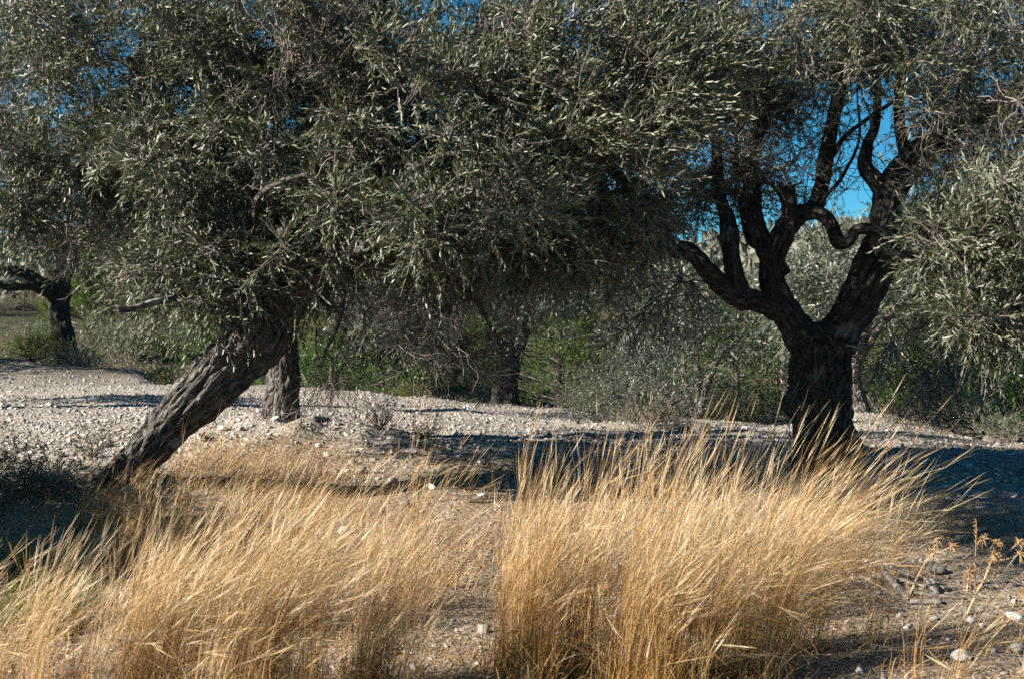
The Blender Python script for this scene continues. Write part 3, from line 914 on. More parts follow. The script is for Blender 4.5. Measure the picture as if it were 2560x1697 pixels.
t6.clumps(1760, 780, 200, 100, 18.8, 21.4, 46, r=0.45, ns=26, K=14, ll=0.075, lw=0.018, **FAR)
t6.clumps(1640, 850, 110, 70, 18.8, 21, 14, r=0.4, ns=24, K=14, ll=0.075, lw=0.018, **FAR)
t6.finish('olive_far')

D7 = 17.0
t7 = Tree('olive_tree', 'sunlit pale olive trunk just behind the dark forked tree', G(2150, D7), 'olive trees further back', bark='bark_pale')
t7.limb('trunk', [(2165, 1075, D7), (2152, 1035, D7), (2140, 980, D7), (2135, 930, D7), (2140, 880, D7), (2150, 830, D7)], [0.19, 0.125, 0.10, 0.10, 0.10, 0.09], seg=50, sides=26, rough=0.24)
t7.limb('limb', [(2142, 900, D7), (2175, 850, D7), (2230, 780, D7), (2300, 700, D7)], [0.07, 0.06, 0.045, 0.03])
t7.limb('limb', [(2145, 850, D7), (2110, 760, D7), (2060, 680, D7)], [0.08, 0.05, 0.03])
t7.limb('limb', [(2150, 840, D7), (2200, 740, D7), (2190, 620, D7)], [0.06, 0.045, 0.03])
t7.clumps(2240, 710, 320, 150, 15.5, 18.6, 84, r=0.4, ns=26, K=14, ll=0.068, lw=0.016, skip=[(2120, 520, 120, 60, 1)], **FAR)
t7.clumps(2040, 700, 130, 130, 16, 18.6, 26, r=0.4, ns=26, K=14, ll=0.068, lw=0.016, **FAR)
t7.clumps(2450, 480, 250, 120, 16, 18.6, 24, r=0.4, ns=26, K=14, ll=0.068, lw=0.016, **FAR)
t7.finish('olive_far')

D9 = 15.5
t9 = Tree('olive_tree', 'olive crown reaching into the upper left corner from outside the frame', G(-420, D9))
t9.limb('trunk', [(-420, 1060, D9), (-415, 980, D9), (-390, 850, D9), (-380, 700, D9)], [0.28, 0.22, 0.20, 0.17], seg=40, sides=24)
t9.limb('limb', [(-385, 740, D9), (-260, 500, D9 - .3), (-100, 250, D9 - .6), (60, 120, D9 - 1), (200, 140, D9 - 1.2), (290, 170, D9 - 1.2)], [0.16, 0.14, 0.13, 0.11, 0.08, 0.03])
t9.limb('limb', [(60, 120, D9 - 1), (110, 190, D9 - 1), (130, 260, D9 - 1)], [0.05, 0.04, 0.03])
t9.limb('limb', [(-380, 720, D9), (-450, 450, D9), (-500, 100, D9)], [0.14, 0.1, 0.06])
t9.clumps(-620, 475, 230, 110, 15.7, 16.9, 44, ns=24, r=.36, ll=.07, lw=.017, **FAR)
t9.clumps(20, 60, 260, 120, 14.5, 16.5, 20, detail=False)
t9.clumps(80, 100, 210, 140, 14.5, 16.5, 30, skip=[(170, 230, 130, 110, .8)], detail=False)
t9.bare(60, 250, 120, 120, 14.5, 16.5, 10, size=.5, rad=.004)
t9.finish('olive')

D10 = 8.2
t10 = Tree('olive_tree', 'low olive standing wholly outside the left edge and shading the hollow', G(-1000, D10))
t10.limb('trunk', [(-1000, 1500, D10), (-990, 1380, D10), (-970, 1200, D10), (-960, 1000, D10)], [0.24, 0.2, 0.17, 0.13], seg=40, sides=24)
t10.limb('limb', [(-965, 1040, D10), (-850, 850, D10 + .2), (-760, 700, D10 + .4)], [0.1, 0.07, 0.04])
t10.limb('limb', [(-965, 1040, D10), (-1080, 850, D10), (-1200, 700, D10)], [0.1, 0.07, 0.04])
t10.clumps(-760, 900, 370, 230, 7.3, 9.0, 90, ns=24, r=0.32, ll=0.07, lw=0.018, **FAR)
t10.finish('olive')

D11 = 24.0
t11 = Tree('olive_tree', 'olive mostly outside the left edge, added to shade the far mound', G(-330, D11))  # tree added beyond the left edge as a shade caster
t11.limb('trunk', [(-330, 1000, D11), (-325, 880, D11), (-330, 760, D11), (-320, 680, D11)], [0.28, 0.22, 0.2, 0.17], seg=40, sides=24)
t11.limb('limb', [(-320, 700, D11), (-260, 560, D11), (-160, 430, D11)], [0.14, 0.11, 0.05])
t11.clumps(-340, 560, 280, 240, 22.0, 24.6, 100, r=0.5, ns=26, K=14, ll=0.085, lw=0.024, **FAR)
t11.finish('olive_far')

# ------------------------------------------------------------------ shrubs and pines beyond the terrace
def shrub_meshes(key, R, H, n_shoot, K, ll, lw, alpha=0.7, shoot=0.22, up=0.8, stems=10, upright=False):
    """one bush: stems from the root, leafy shoots through an uneven dome"""
    lf, tw = MB(), MB()
    lobes = np.column_stack((rng.normal(size=(7, 2)) * R * 0.42, H * (0.35 + 0.35 * rng.random(7))))
    i = rng.integers(0, 7, n_shoot)
    off = rand_dirs(n_shoot) * np.array((R * 0.55, R * 0.55, H * 0.42)) * (rng.random((n_shoot, 1)) ** 0.4)
    base = lobes[i] + off
    base[:, 2] = np.clip(base[:, 2], 0.03, None)
    d = unit(off) * 0.8 + np.array((0, 0, up)) + rand_dirs(n_shoot) * 0.6
    shoots(lf, None, base, d, shoot * (0.6 + 0.8 * rng.random(n_shoot)), K, ll, lw, False, alpha=alpha, droop=0.05)
    end = base[rng.integers(0, n_shoot, stems * 5)]
    t = np.linspace(0, 1, 5)[None, :, None]
    p = end[:, None] * t * np.array((1, 1, 0.75 + 0)) + rng.normal(size=(len(end), 5, 3)) * 0.015 * t
    tubes(tw, p, 0.010 * np.linspace(1, 0.3, 5)[None] * np.ones((len(end), 1)), 3)
    return lf.mesh(key + '_foliage'), tw.mesh(key + '_stems')


def pine_meshes(key, H, R, n):
    lf, tw = MB(), MB()
    tubes(tw, spline([(0, 0, -0.1), (0.05, 0, H * 0.5), (0, 0.05, H)], 8)[None], np.linspace(0.09, 0.02, 8)[None], 8)
    z = H * (0.10 + 0.9 * rng.random(n) ** 0.9)
    a = rng.random(n) * 6.283
    rr = R * np.clip(1.12 - z / H, 0.1, 1) * (0.65 + 0.5 * rng.random(n))
    tip = np.column_stack((rr * np.cos(a), rr * np.sin(a), z + 0.2 * rr))
    root = np.column_stack((0 * a, 0 * a, z - 0.05 * rr))
    t = np.linspace(0, 1, 4)[None, :, None]
    tubes(tw, root[:, None] * (1 - t) + tip[:, None] * t, 0.012 * np.linspace(1, 0.4, 4)[None] * np.ones((n, 1)), 3)
    ns = 9
    q = 0.45 + 0.6 * rng.random((n, ns))
    base = (root[:, None] + (tip - root)[:, None] * q[..., None]).reshape(-1, 3) + rng.normal(size=(n * ns, 3)) * 0.05
    d = np.repeat(unit(tip - root), ns, 0) * 0.6 + rand_dirs(n * ns) * 0.7 + np.array((0, 0, 0.5))
    shoots(lf, None, base, d, 0.22 * (0.6 + 0.8 * rng.random(n * ns)), 16, 0.10, 0.014, False, alpha=0.6, droop=0.0, start=0.1)
    return lf.mesh(key + '_needles'), tw.mesh(key + '_trunk')


BUSH = {
    'grey': (shrub_meshes('grey', 0.8, 0.85, 520, 14, 0.036, 0.015), 'grey_bush'),
    'dry': (shrub_meshes('dry', 0.75, 0.6, 460, 14, 0.035, 0.013), 'dry_bush'),
    'green': (shrub_meshes('green', 0.9, 1.05, 460, 14, 0.045, 0.027), 'green_bush'),
    'drab': (shrub_meshes('drab', 0.7, 0.6, 460, 14, 0.035, 0.014), 'olive_drab_bush'),
    'broom': (shrub_meshes('broom', 0.65, 0.8, 420, 14, 0.06, 0.009, alpha=0.3, shoot=0.35, up=2.0), 'dry_bush'),
    'olive': (shrub_meshes('olive', 0.7, 1.05, 460, 14, 0.05, 0.014), 'olive_far'),
}
PINES = [(pine_meshes('pine', 3.4, 1.7, 210), 'pine'), (pine_meshes('pine', 2.3, 1.25, 150), 'pine')]


def put(name, meshes, mat, label, cat, loc, scale, group=None, parts=('foliage', 'stems')):
    r = thing(name, label, cat, loc, group)
    r.rotation_euler.z = rng.random() * 6.28
    r.scale = scale
    link(parts[0], meshes[0], M[mat], r, 'stuff')
    link(parts[1], meshes[1], M['twig'], r)
    return r


def bush(kind, px, d, s, sz, label, group=None, cat='bush'):
    (m, mat) = BUSH[kind]
    g = G(px, d)
    g[2] -= 0.04
    return put({'grey': 'grey_bush', 'dry': 'dry_bush', 'green': 'green_bush', 'drab': 'yellow_green_bush', 'broom': 'dry_broom_bush', 'olive': 'olive_bush'}[kind], m, mat, label, cat, g, (s, s, s * sz), group)


BACK = 'bushes behind the gravel terrace'
bush('olive', 1590, 15.2, 0.85, 1.0, 'bushy grey green olive suckers on the low stony mound', None)
bush('olive', 1510, 15.8, 0.5, 0.9, 'small grey green bush at the left foot of the olive suckers', None)
bush('dry', 1660, 14.6, 0.6, 0.8, 'dark straggly bush under the right side of the olive suckers', None)
bush('green', 800, 22.5, 1.05, 1.0, 'glossy bright green bush right of the slim upright trunk', BACK)
bush('green', 885, 22.3, 0.75, 0.8, 'low dark green bush beside the pale grey shrub', BACK)
bush('grey', 950, 22.8, 0.62, 1.1, 'pale silvery shrub between the green bush and a yellow one', BACK)
bush('drab', 1000, 21.8, 0.55, 0.9, 'round yellow green cushion bush at the terrace edge', BACK)
bush('dry', 1080, 22.3, 0.6, 0.7, 'brownish low bush left of the thin grey sapling', BACK)
bush('grey', 1160, 22.2, 0.5, 0.7, 'small grey bush in front of the dark curved trunk', BACK)
bush('dry', 1450, 19.5, 0.55, 0.8, 'brown dry tussock bush by the end of the gravel', BACK)
bush('grey', 1490, 23, 0.9, 1.1, 'grey bush behind the olive suckers', BACK)
bush('drab', 1690, 22, 0.55, 0.7, 'yellowish low bush left of the three thin stems', BACK)
bush('drab', 1800, 22, 0.7, 0.7, 'ochre cushion bush right of the three thin stems', BACK)
bush('grey', 1860, 21, 0.75, 0.9, 'grey dark bush left of the forked trunk', BACK)
bush('green', 1930, 21.5, 0.65, 0.9, 'small green bush touching the left side of the burly trunk', BACK)
bush('green', 2215, 18.2, 0.8, 0.8, 'black shaded bush at the right foot of the pale trunk', BACK)
bush('broom', 2290, 19.5, 1.0, 1.0, 'straw coloured broom bush catching the sun right of the pale trunk', BACK)
bush('broom', 2350, 18.5, 0.9, 0.9, 'pale dry broom bush behind the tall dry stalk', BACK)
bush('grey', 2400, 17.0, 0.75, 1.0, 'grey tangled bush at the right terrace edge', BACK)
bush('green', 2480, 17.6, 1.1, 1.3, 'big dull green bush at the right edge of the terrace', BACK)
bush('green', 2600, 17.4, 1.2, 1.5, 'tall dull green bush cut off by the right edge', BACK)
bush('grey', 2550, 15.4, 0.6, 0.7, 'low grey bush on the stone heap at the right edge', BACK)
bush('grey', 80, 30, 1.25, 1.0, 'silver green round bush left of the lone far olive', BACK)
bush('drab', 115, 28.5, 0.7, 0.8, 'yellow green bush at the left foot of the lone far olive', BACK)
bush('dry', 10, 29, 0.9, 0.8, 'brown grey bush at the left edge of the far mound', BACK)
bush('dry', 280, 31, 1.3, 0.9, 'ash grey spiny bush just right of the lone far olive', BACK)
bush('grey', 330, 34, 1.5, 1.1, 'dark grey green bush up the slope right of the lone far olive', BACK)
bush('drab', 370, 27.5, 0.9, 0.7, 'olive brown cushion bush below the sawn branch', BACK)
bush('grey', 420, 26.5, 0.8, 0.7, 'pale cushion bush left of the leaning trunk', BACK)
bush('dry', 450, 31, 1.2, 0.9, 'wide ash coloured bush beyond the leaning trunk', BACK)
bush('green', 440, 25.2, 0.55, 0.7, 'small green bush peeping out by the leaning trunk', BACK)
bush('drab', 500, 27, 0.8, 0.9, 'golden bush touching the upper side of the leaning trunk', BACK)
bush('dry', 470, 24.0, 0.45, 0.7, 'little straw grey bush at the terrace end by the leaning trunk', BACK)

PN = 'young pines beyond the terrace'
def pine(k, px, d, s, label):
    (m, mat) = PINES[k]
    g = G(px, d)
    g[2] -= 0.1
    put('pine_tree', m, mat, label, 'tree', g, (s, s, s), PN, ('needles', 'trunk'))


pine(1, 205, 37, 1.25, 'light green young pine right of the lone far olive')
pine(0, 900, 29, 0.85, 'bright green pine above the glossy green bush')
pine(1, 1010, 31, 1.0, 'green pine hidden by the bare drooping twigs')
pine(0, 1400, 27, 0.85, 'deep green pine right of the dark curved trunk')
pine(1, 1220, 30, 1.0, 'green pine left of the dark curved trunk')
pine(0, 1840, 29, 0.75, 'fresh green pine between the thin stems and the forked trunk')
pine(1, 1960, 31, 1.0, 'fresh green pine hard against the left of the forked trunk')
pine(0, 2230, 30, 0.8, 'yellow green pine right of the pale trunk')
pine(1, 2340, 28, 1.05, 'lime green pine behind the broom bushes')
pine(0, 2500, 27, 0.9, 'dull green pine behind the big bush on the right')
pine(0, 620, 31, 0.9, 'green pine mostly hidden by the leaning trunk')

# the further slope: bushes one can still tell apart, then the mass of scrub
KIND_WORD = {'grey': 'grey green', 'dry': 'ash brown', 'drab': 'yellowish', 'green': 'dark green'}
HS = 'scrub bushes scattered up the far hillside'
kinds = ['grey', 'dry', 'drab', 'grey', 'dry', 'green']
for i in range(130):
    px = rng.uniform(-200, 2760)
    d = 25 + 50 * rng.random() ** 1.3
    k = kinds[int(rng.integers(0, 6))]
    bush(k, px, d, rng.uniform(0.55, 0.95) * (d / 27) ** 0.8, rng.uniform(0.7, 1.1), KIND_WORD[k] + ' scrub bush ' + ('low' if d < 34 else 'half way up' if d < 50 else 'far up') + ' on the slope ' + ('left of the leaning trunk' if px < 560 else 'between slim and curved trunks' if px < 1270 else 'between curved and forked trunks' if px < 2050 else 'right of the forked trunk'), HS)


def hill_scrub():
    mb = MB()
    n = 2600
    d = 60 + 200 * rng.random(n) ** 1.4
    px = rng.uniform(-400, 2960, n)
    x = (px - 1280) / F_PX * d
    z = ground_z(x, d)
    m = 34
    s = rng.uniform(0.7, 2.2, n)
    c = np.column_stack((x, d, z + s * 0.4))
    off = rand_dirs(n * m) * (np.repeat(s, m) * rng.random(n * m) ** 0.33)[:, None] * np.array((1, 1, 0.8))
    pos = np.repeat(c, m, 0) + off
    ld = unit(unit(off) + rand_dirs(n * m) * 0.7 + np.array((0, 0, 0.4)))
    nr = unit(np.cross(ld, rand_dirs(n * m)))
    leaves(mb, pos, ld, nr, np.repeat(s, m) * 0.42, np.repeat(s, m) * 0.26, False)
    return mb


hs = hill_scrub().build('hillside_scrub', M['grey_bush'], None, 'stuff')
hs['label'] = 'dense mass of grey green scrub covering the distant hill'

# ------------------------------------------------------------------ stones
def stone_mesh(key, seed):
    r2 = np.random.default_rng(seed)
    t = (1 + 5 ** 0.5) / 2
    V = np.array([(-1, t, 0), (1, t, 0), (-1, -t, 0), (1, -t, 0), (0, -1, t), (0, 1, t), (0, -1, -t), (0, 1, -t), (t, 0, -1), (t, 0, 1), (-t, 0, -1), (-t, 0, 1)], float)
    F = np.array([(0, 11, 5), (0, 5, 1), (0, 1, 7), (0, 7, 10), (0, 10, 11), (1, 5, 9), (5, 11, 4), (11, 10, 2), (10, 7, 6), (7, 1, 8), (3, 9, 4), (3, 4, 2), (3, 2, 6), (3, 6, 8), (3, 8, 9), (4, 9, 5), (2, 4, 11), (6, 2, 10), (8, 6, 7), (9, 8, 1)])
    V = unit(V) * (0.5 * (0.78 + 0.4 * r2.random((12, 1))))
    V = V * np.array((1, 0.8, 0.62)) + r2.normal(size=V.shape) * 0.035
    mid = {}
    V = list(V)
    nf = []
    for a, b, c in F:
        k = []
        for e in ((a, b), (b, c), (c, a)):
            e = tuple(sorted(e))
            if e not in mid:
                p = (V[e[0]] + V[e[1]]) / 2 * (1.04 + 0.05 * r2.normal())
                mid[e] = len(V)
                V.append(p)
            k.append(mid[e])
        nf += [(a, k[0], k[2]), (b, k[1], k[0]), (c, k[2], k[1]), (k[0], k[1], k[2])]
    V = np.array(V)
    return make_mesh(key, V, [np.array(nf)], {'tint': np.full(len(V), 0.35 + 0.5 * r2.random())})


STONES = [stone_mesh('stone', 40 + i) for i in range(10)]


def stone(px, d, size, label, group=None, mesh=None, flat=1.0, sink=0.12, name='stone'):
    me = STONES[int(rng.integers(0, 10))] if mesh is None else mesh
    g = G(px, d)
    o = link(name, me, M['stone'])
    o.location = (g[0], g[1], g[2] + size * flat * (0.31 - sink))
    o.scale = (size, size * rng.uniform(0.8, 1.1), size * flat)
    o.rotation_euler = (rng.normal() * 0.15, rng.normal() * 0.15, rng.random() * 6.28)
    return tag(o, label, 'stone', group)


def pale_mesh(seed, t):
    me = stone_mesh('stone', seed)
    me.attributes['tint'].data.foreach_set('value', np.full(len(me.vertices), t, np.float32))
    return me


WHITE = [pale_mesh(70 + i, 1.0) for i in range(4)]
GREY = [pale_mesh(80 + i, 0.28) for i in range(3)]


def d_at(px, py):
    """distance at which the ground is seen at a pixel of the photograph"""
    d = np.linspace(5.2, 24, 900)
    x = (px - 1280) / F_PX * d
    row = 848.5 + (EYE - ground_z(x, d)) / d * F_PX
    hit = np.nonzero(row <= py)[0]
    return float(d[hit[0]]) if len(hit) else 20.0


for px, py, s, mesh, label in [
    (985, 1205, 0.085, WHITE[0], 'bright white stone with a rounded top on the grassy slope'),
    (995, 1180, 0.035, WHITE[1], 'small white stone just behind the bright white one'),
    (902, 1182, 0.11, GREY[0], 'grey blue rounded stone on the earth left of the white one'),
    (1080, 1222, 0.10, WHITE[2], 'long flat white stone lying in the grassy slope'),
    (1022, 1232, 0.035, WHITE[3], 'tiny white stone left of the long flat white one'),
    (1205, 1240, 0.07, WHITE[1], 'pale lumpy stone in the grass right of the long flat one'),
    (1205, 1158, 0.08, WHITE[2], 'pale crumbly stone right below the dark strip across the bank'),
    (1402, 1228, 0.06, WHITE[0], 'round white stone deep in the grass right of the slope'),
    (1365, 1245, 0.05, WHITE[3], 'pale narrow stone left of the round white one in the grass'),
    (1440, 1190, 0.07, WHITE[1], 'pale stone at the edge of the dark shade'),
    (1010, 1265, 0.09, GREY[1], 'blue grey angular stone half hidden by leaning stalks'),
    (870, 1180, 0.07, WHITE[3], 'whitish stone left of the grey blue rounded one'),
    (745, 1045, 0.10, WHITE[2], 'flat white slab at the foot of the slim upright trunk'),
    (690, 1050, 0.09, WHITE[0], 'pale stone left of the flat white slab on the mound'),
    (560, 1075, 0.11, WHITE[1], 'pale boulder touching the underside of the leaning trunk'),
    (2345, 1435, 0.15, GREY[2], 'smooth grey stone behind the grey timber scraps'),
    (2178, 1450, 0.05, WHITE[3], 'small white stone at the left end of the timber scraps'),
    (2430, 1553, 0.06, WHITE[1], 'small pale stone at the foot of the big thistle'),
    (2540, 1550, 0.10, WHITE[2], 'pale flattish stone near the right edge by the thin stalk'),
    (2480, 1630, 0.07, GREY[0], 'smooth pale grey pebble left of the big corner stone'),
    (2405, 1648, 0.10, WHITE[0], 'long pale stone in the litter near the lower right corner'),
    (2550, 1632, 0.12, GREY[1], 'large grey stone cut by the right edge near the corner'),
    (2455, 1568, 0.05, WHITE[3], 'white pebble half way between two tufts at the lower right'),
    (2335, 1550, 0.05, WHITE[0], 'little white stone under the thin pale stalks'),
    (2430, 1222, 0.07, GREY[2], 'single stone standing up in the shaded ground on the right'),
    (130, 1320, 0.10, GREY[0], 'dim grey stone in the dark hollow at the left'),
    (265, 1115, 0.14, WHITE[1], 'white angular stone by the bare thorny twigs left of the trunk'),
    (860, 1330, 0.10, WHITE[2], 'pale stone showing between the stalks below the slope'),
    (620, 1290, 0.09, GREY[1], 'grey stone buried in the short straw below the trunk'),
]:
    stone(px, d_at(px, py), s, label, None, mesh, flat=0.8)

# two cut stone blocks at the end of the low mound
for px, d, w, h, label in [(1757, 14.3, 0.15, 0.13, 'squared stone block standing upright at the end of the low mound'), (1710, 14.4, 0.13, 0.07, 'low flat stone block left of the squared upright one')]:
    me = stone_mesh('stone_block', 91 + int(px))
    co = np.zeros(len(me.vertices) * 3, np.float32)
    me.vertices.foreach_get('co', co)
    co = co.reshape(-1, 3)
    co = np.sign(co) * np.abs(co / np.abs(co).max(0)) ** 0.45 * 0.5 * 0.9 + co * 0.1
    me.vertices.foreach_set('co', co.ravel())
    me.attributes['tint'].data.foreach_set('value', np.full(len(me.vertices), 0.3, np.float32))
    o = link('stone_block', me, M['stone'])
    g = G(px, d)
    o.location = (g[0], g[1], g[2] + h * 0.42)
    o.scale = (w, w * 0.8, h)
    o.rotation_euler = (0.04, -0.05, 0.3)
    tag(o, label, 'stone')

# heap of field stones at the far right
for i in range(16):
    stone(rng.uniform(2470, 2600), rng.uniform(15.2, 16.4), rng.uniform(0.10, 0.22), 'grey field stone in the shaded heap at the right edge', 'stones heaped at the right edge', GREY[i % 3], flat=0.9, sink=-0.1 if i % 2 else 0.1)

# stones one can pick out on the gravel terrace
for i in range(230):
    if i < 110:
        px, d = rng.uniform(-40, 470), rng.uniform(10.6, 19)
    elif i < 190:
        px, d = rng.uniform(820, 1560), rng.uniform(12, 20)
    else:
        px, d = rng.uniform(2120, 2590), rng.uniform(12.0, 14.2)
    lab = ('loose pale stone lying on the gravel left of the leaning trunk', 'loose pale stone lying on the gravel in the middle of the terrace', 'loose pale stone along the sunlit strip right of the forked trunk')
    j = 0 if i < 110 else 1 if i < 190 else 2
    stone(px, d, float(np.clip(rng.lognormal(-3.1, 0.38), 0.028, 0.11)), lab[j], ('stones on the left gravel', 'stones on the middle gravel', 'stones on the right gravel')[j], flat=rng.uniform(0.6, 1.0))


def gravel():
    mb = MB()
    n = 42000
    d = 10.3 + 13 * rng.random(n) ** 1.2
    px = rng.uniform(-300, 2860, n)
    x = (px - 1280) / F_PX * d
    keep = rng.random(n) < np.clip(1.15 - straw_amount(x, d), 0.12, 1)
    x, d = x[keep], d[keep]
    n2 = 1500                                           # a few in the foreground litter too
    d2 = rng.uniform(5.5, 10.5, n2)
    x2 = (rng.uniform(-100, 2660, n2) - 1280) / F_PX * d2
    x, d = np.concatenate((x, x2)), np.concatenate((d, d2))
    n = len(x)
    s = np.clip(rng.lognormal(-4.3, 0.5, n), 0.006, 0.05)
    V = np.array([(a, b, c) for a in (-1, 1) for b in (-1, 1) for c in (-1, 1)], float) * 0.5
    F = np.array([(0, 1, 3, 2), (4, 6, 7, 5), (0, 4, 5, 1), (2, 3, 7, 6), (0, 2, 6, 4), (1, 5, 7, 3)])
    v = V[None] * np.array((1.15, 0.9, 0.45)) * (0.7 + 0.6 * rng.random((n, 8, 1))) + rng.normal(size=(n, 8, 3)) * 0.10
    q = rng.normal(size=(n, 4))
    q[:, :2] *= 0.25
    q /= np.linalg.norm(q, axis=1, keepdims=True)
    w, qv = q[:, 3][:, None, None], q[:, None, :3]
    v = v + 2 * np.cross(qv, np.cross(qv, v) + w * v)
    v = v * s[:, None, None] + np.stack((x, d, ground_z(x, d) + s * 0.10), -1)[:, None]
    f = (np.arange(n)[:, None, None] * 8 + F[None]).reshape(-1, 4)
    mb.add(v.reshape(-1, 3), f, np.repeat(np.clip(0.52 + 0.2 * rng.normal(size=n), 0.1, 1), 8))
    return mb


gravel().build('gravel', M['stone'], None, 'stuff')['label'] = 'loose pale gravel and small stones covering the terrace'

# ------------------------------------------------------------------ grass
def strands(mb, base, h, lean, az, w, S=8, curl=0.3, tint=None, power=2.0):
    """flat dry stalks: base (N,3), height h, sideways reach lean (N,3)"""
    N = len(base)
    t = np.linspace(0, 1, S)
    up = np.array((0, 0, 1.0))
    rise = t[None] * (1 - curl[:, None] * t[None] ** 2.5)
    side = 0.35 * t[None] + 0.65 * t[None] ** power
    p = base[:, None] + up * (h[:, None] * rise)[..., None] + lean[:, None] * side[..., None]
    wob = rng.normal(size=(N, 1, 3)) * 0.02 * np.sin(t * 5 + 1)[None, :, None] * t[None, :, None]
    p = p + wob
    s = np.stack((np.cos(az), np.sin(az), np.zeros(N)), -1)[:, None] * (w[:, None] * (1 - 0.75 * t[None]))[..., None] * 0.5
    V = np.stack((p - s, p + s), 2).reshape(N, S * 2, 3)
    k = np.arange(S - 1) * 2
    f = np.stack((k, k + 1, k + 3, k + 2), -1)
    F = (np.arange(N)[:, None, None] * S * 2 + f[None]).reshape(-1, 4)
    mb.add(V.reshape(-1, 3), F, np.repeat(rng.random(N) if tint is None else tint, S * 2))
    return p


def plumes(mb, p, M_=8, size=0.06, tint=0.6):
    """seed heads: slender spikelets along the last stretch of each stalk"""
    N, S, _ = p.shape
    a, b = p[:, -4], p[:, -1]
    ax = unit(b - a)
    q = rng.random((N, M_))
    pos = a[:, None] + (b - a)[:, None] * q[..., None] * 1.05
    d = unit(ax[:, None] + rng.normal(size=(N, M_, 3)) * 0.075 + np.array((0.10, 0, 0.02)))
    L = size * (0.6 + 0.8 * rng.random((N, M_)))
    sd = unit(np.cross(d, rand_dirs(N * M_).reshape(N, M_, 3)))
    w = 0.0011 * (0.7 + 0.6 * rng.random((N, M_)))
    V = np.stack((pos, pos + d * (L * 0.35)[..., None] + sd * w[..., None], pos + d * L[..., None], pos + d * (L * 0.4)[..., None] - sd * w[..., None]), 2)
    F = np.arange(N * M_ * 4).reshape(-1, 4)
    t = np.clip(tint + 0.22 * rng.normal(size=(N, 1)) + 0.12 * rng.normal(size=(N, M_)), 0.02, 0.98)
    mb.add(V.reshape(-1, 3), F, np.repeat(t.ravel(), 4))


GT = 'tall dry grass tussocks along the foreground'


def tussock(px, d, n, spread, h, lean, label, tint=0.5, head=0.6, heads=6, curl=0.3, blades=None, group=GT, depth=0.5):
    g = G(px, d)
    r = thing('grass_tussock', label, 'grass', g, group)
    st, hd = MB(), MB()
    n = int(n * 0.85)
    sub = max(3, int(n / 34))
    cen = np.column_stack((rng.normal(size=sub) * spread, rng.normal(size=sub) * spread * depth))
    i = rng.integers(0, sub, n)
    xy = cen[i] + rng.normal(size=(n, 2)) * 0.026
    sub_h, sub_t, sub_l = 1 + 0.16 * rng.normal(size=sub), 0.14 * rng.normal(size=sub), 1 + 0.25 * rng.normal(size=sub)
    x, y = g[0] + xy[:, 0], g[1] + xy[:, 1]
    base = np.column_stack((x, y, ground_z(x, y) - 0.01))
    gust = (0.75 + 0.45 * vnoise(x * 1.6, y * 1.6, seed=33))
    hh = h * np.clip((0.82 + 0.2 * rng.normal(size=n)) * sub_h[i], 0.3, 1.3)
    gust = gust * np.clip(sub_l[i], 0.3, 1.7)
    ln = np.column_stack((lean * hh * gust * (0.75 + 0.35 * rng.normal(size=n)), 0.16 * hh * rng.normal(size=n), np.zeros(n)))
    splay = unit(rng.normal(size=(n, 3)) * np.array((1, 1, 0.0)) + 1e-6) * (0.10 * hh)[:, None]
    tn = np.clip(tint + sub_t[i] + 0.2 * rng.normal(size=n), 0.02, 0.98)
    flat = rng.random(n) < 0.015                       # a few broken, lying stalks
    hh = np.where(flat, hh * 0.35, hh)
    ln[flat] = ln[flat] * 1.5 + rng.normal(size=(int(flat.sum()), 3)) * np.array((0.25, 0.2, 0))
    p = strands(st, base, hh, ln + splay, rng.random(n) * 3.14, 0.0024 * (0.7 + 0.6 * rng.random(n)), 9, np.clip(curl * gust * (0.8 + 0.5 * rng.normal(size=n)), 0, 0.6), tn, 2.4)
    k = (rng.random(n) < head) & ~flat
    if k.any():
        plumes(hd, p[k], heads, 0.13, tint + 0.12)
    nb = int(n * 0.45) if blades is None else blades
    i = rng.integers(0, sub, nb)
    xy = cen[i] + rng.normal(size=(nb, 2)) * 0.06
    x, y = g[0] + xy[:, 0], g[1] + xy[:, 1]
    base = np.column_stack((x, y, ground_z(x, y) - 0.01))
    hb = h * (0.18 + 0.4 * rng.random(nb))
    lb = rng.normal(size=(nb, 3)) * np.array((0.5, 0.5, 0)) * hb[:, None] + np.array((0.35, 0, 0)) * hb[:, None]
    strands(st, base, hb, lb, rng.random(nb) * 3.14, 0.0042 * (0.7 + 0.6 * rng.random(nb)), 6, 0.2 + 0.5 * rng.random(nb), np.clip(tint - 0.08 + 0.22 * rng.normal(size=nb), 0.02, 0.98), 1.8)
    st.build('stalks', M['grass'], r, 'stuff')
    if hd.n:
        hd.build('seed_heads', M['plume'], r, 'stuff')
    return r


tussock(1300, 5.9, 480, 0.075, 0.86, 0.22, 'upright golden grass tussock at the left of the right hand clump', 0.42, 0.5)
tussock(1420, 6.1, 520, 0.13, 0.90, 0.36, 'golden tussock next right of the upright one', 0.45)
tussock(1600, 5.9, 620, 0.15, 0.86, 0.40, 'dense golden tussock in the middle of the right hand clump', 0.48)
tussock(1780, 6.1, 640, 0.15, 0.92, 0.50, 'thick tussock whose plumes stream in front of the forked trunk', 0.50)
tussock(1920, 6.5, 520, 0.13, 0.90, 0.62, 'windblown tussock at the right end of the big clump', 0.50)
tussock(1700, 7.0, 330, 0.20, 0.92, 0.54, 'tussock behind the dense golden one rising into the dark shade', 0.55)
tussock(1520, 7.0, 260, 0.20, 0.90, 0.52, 'loose tussock with pale plumes crossing the shaded bank', 0.6)
tussock(1880, 7.4, 260, 0.20, 0.80, 0.62, 'pale tussock right in front of the burly trunk base', 0.58)
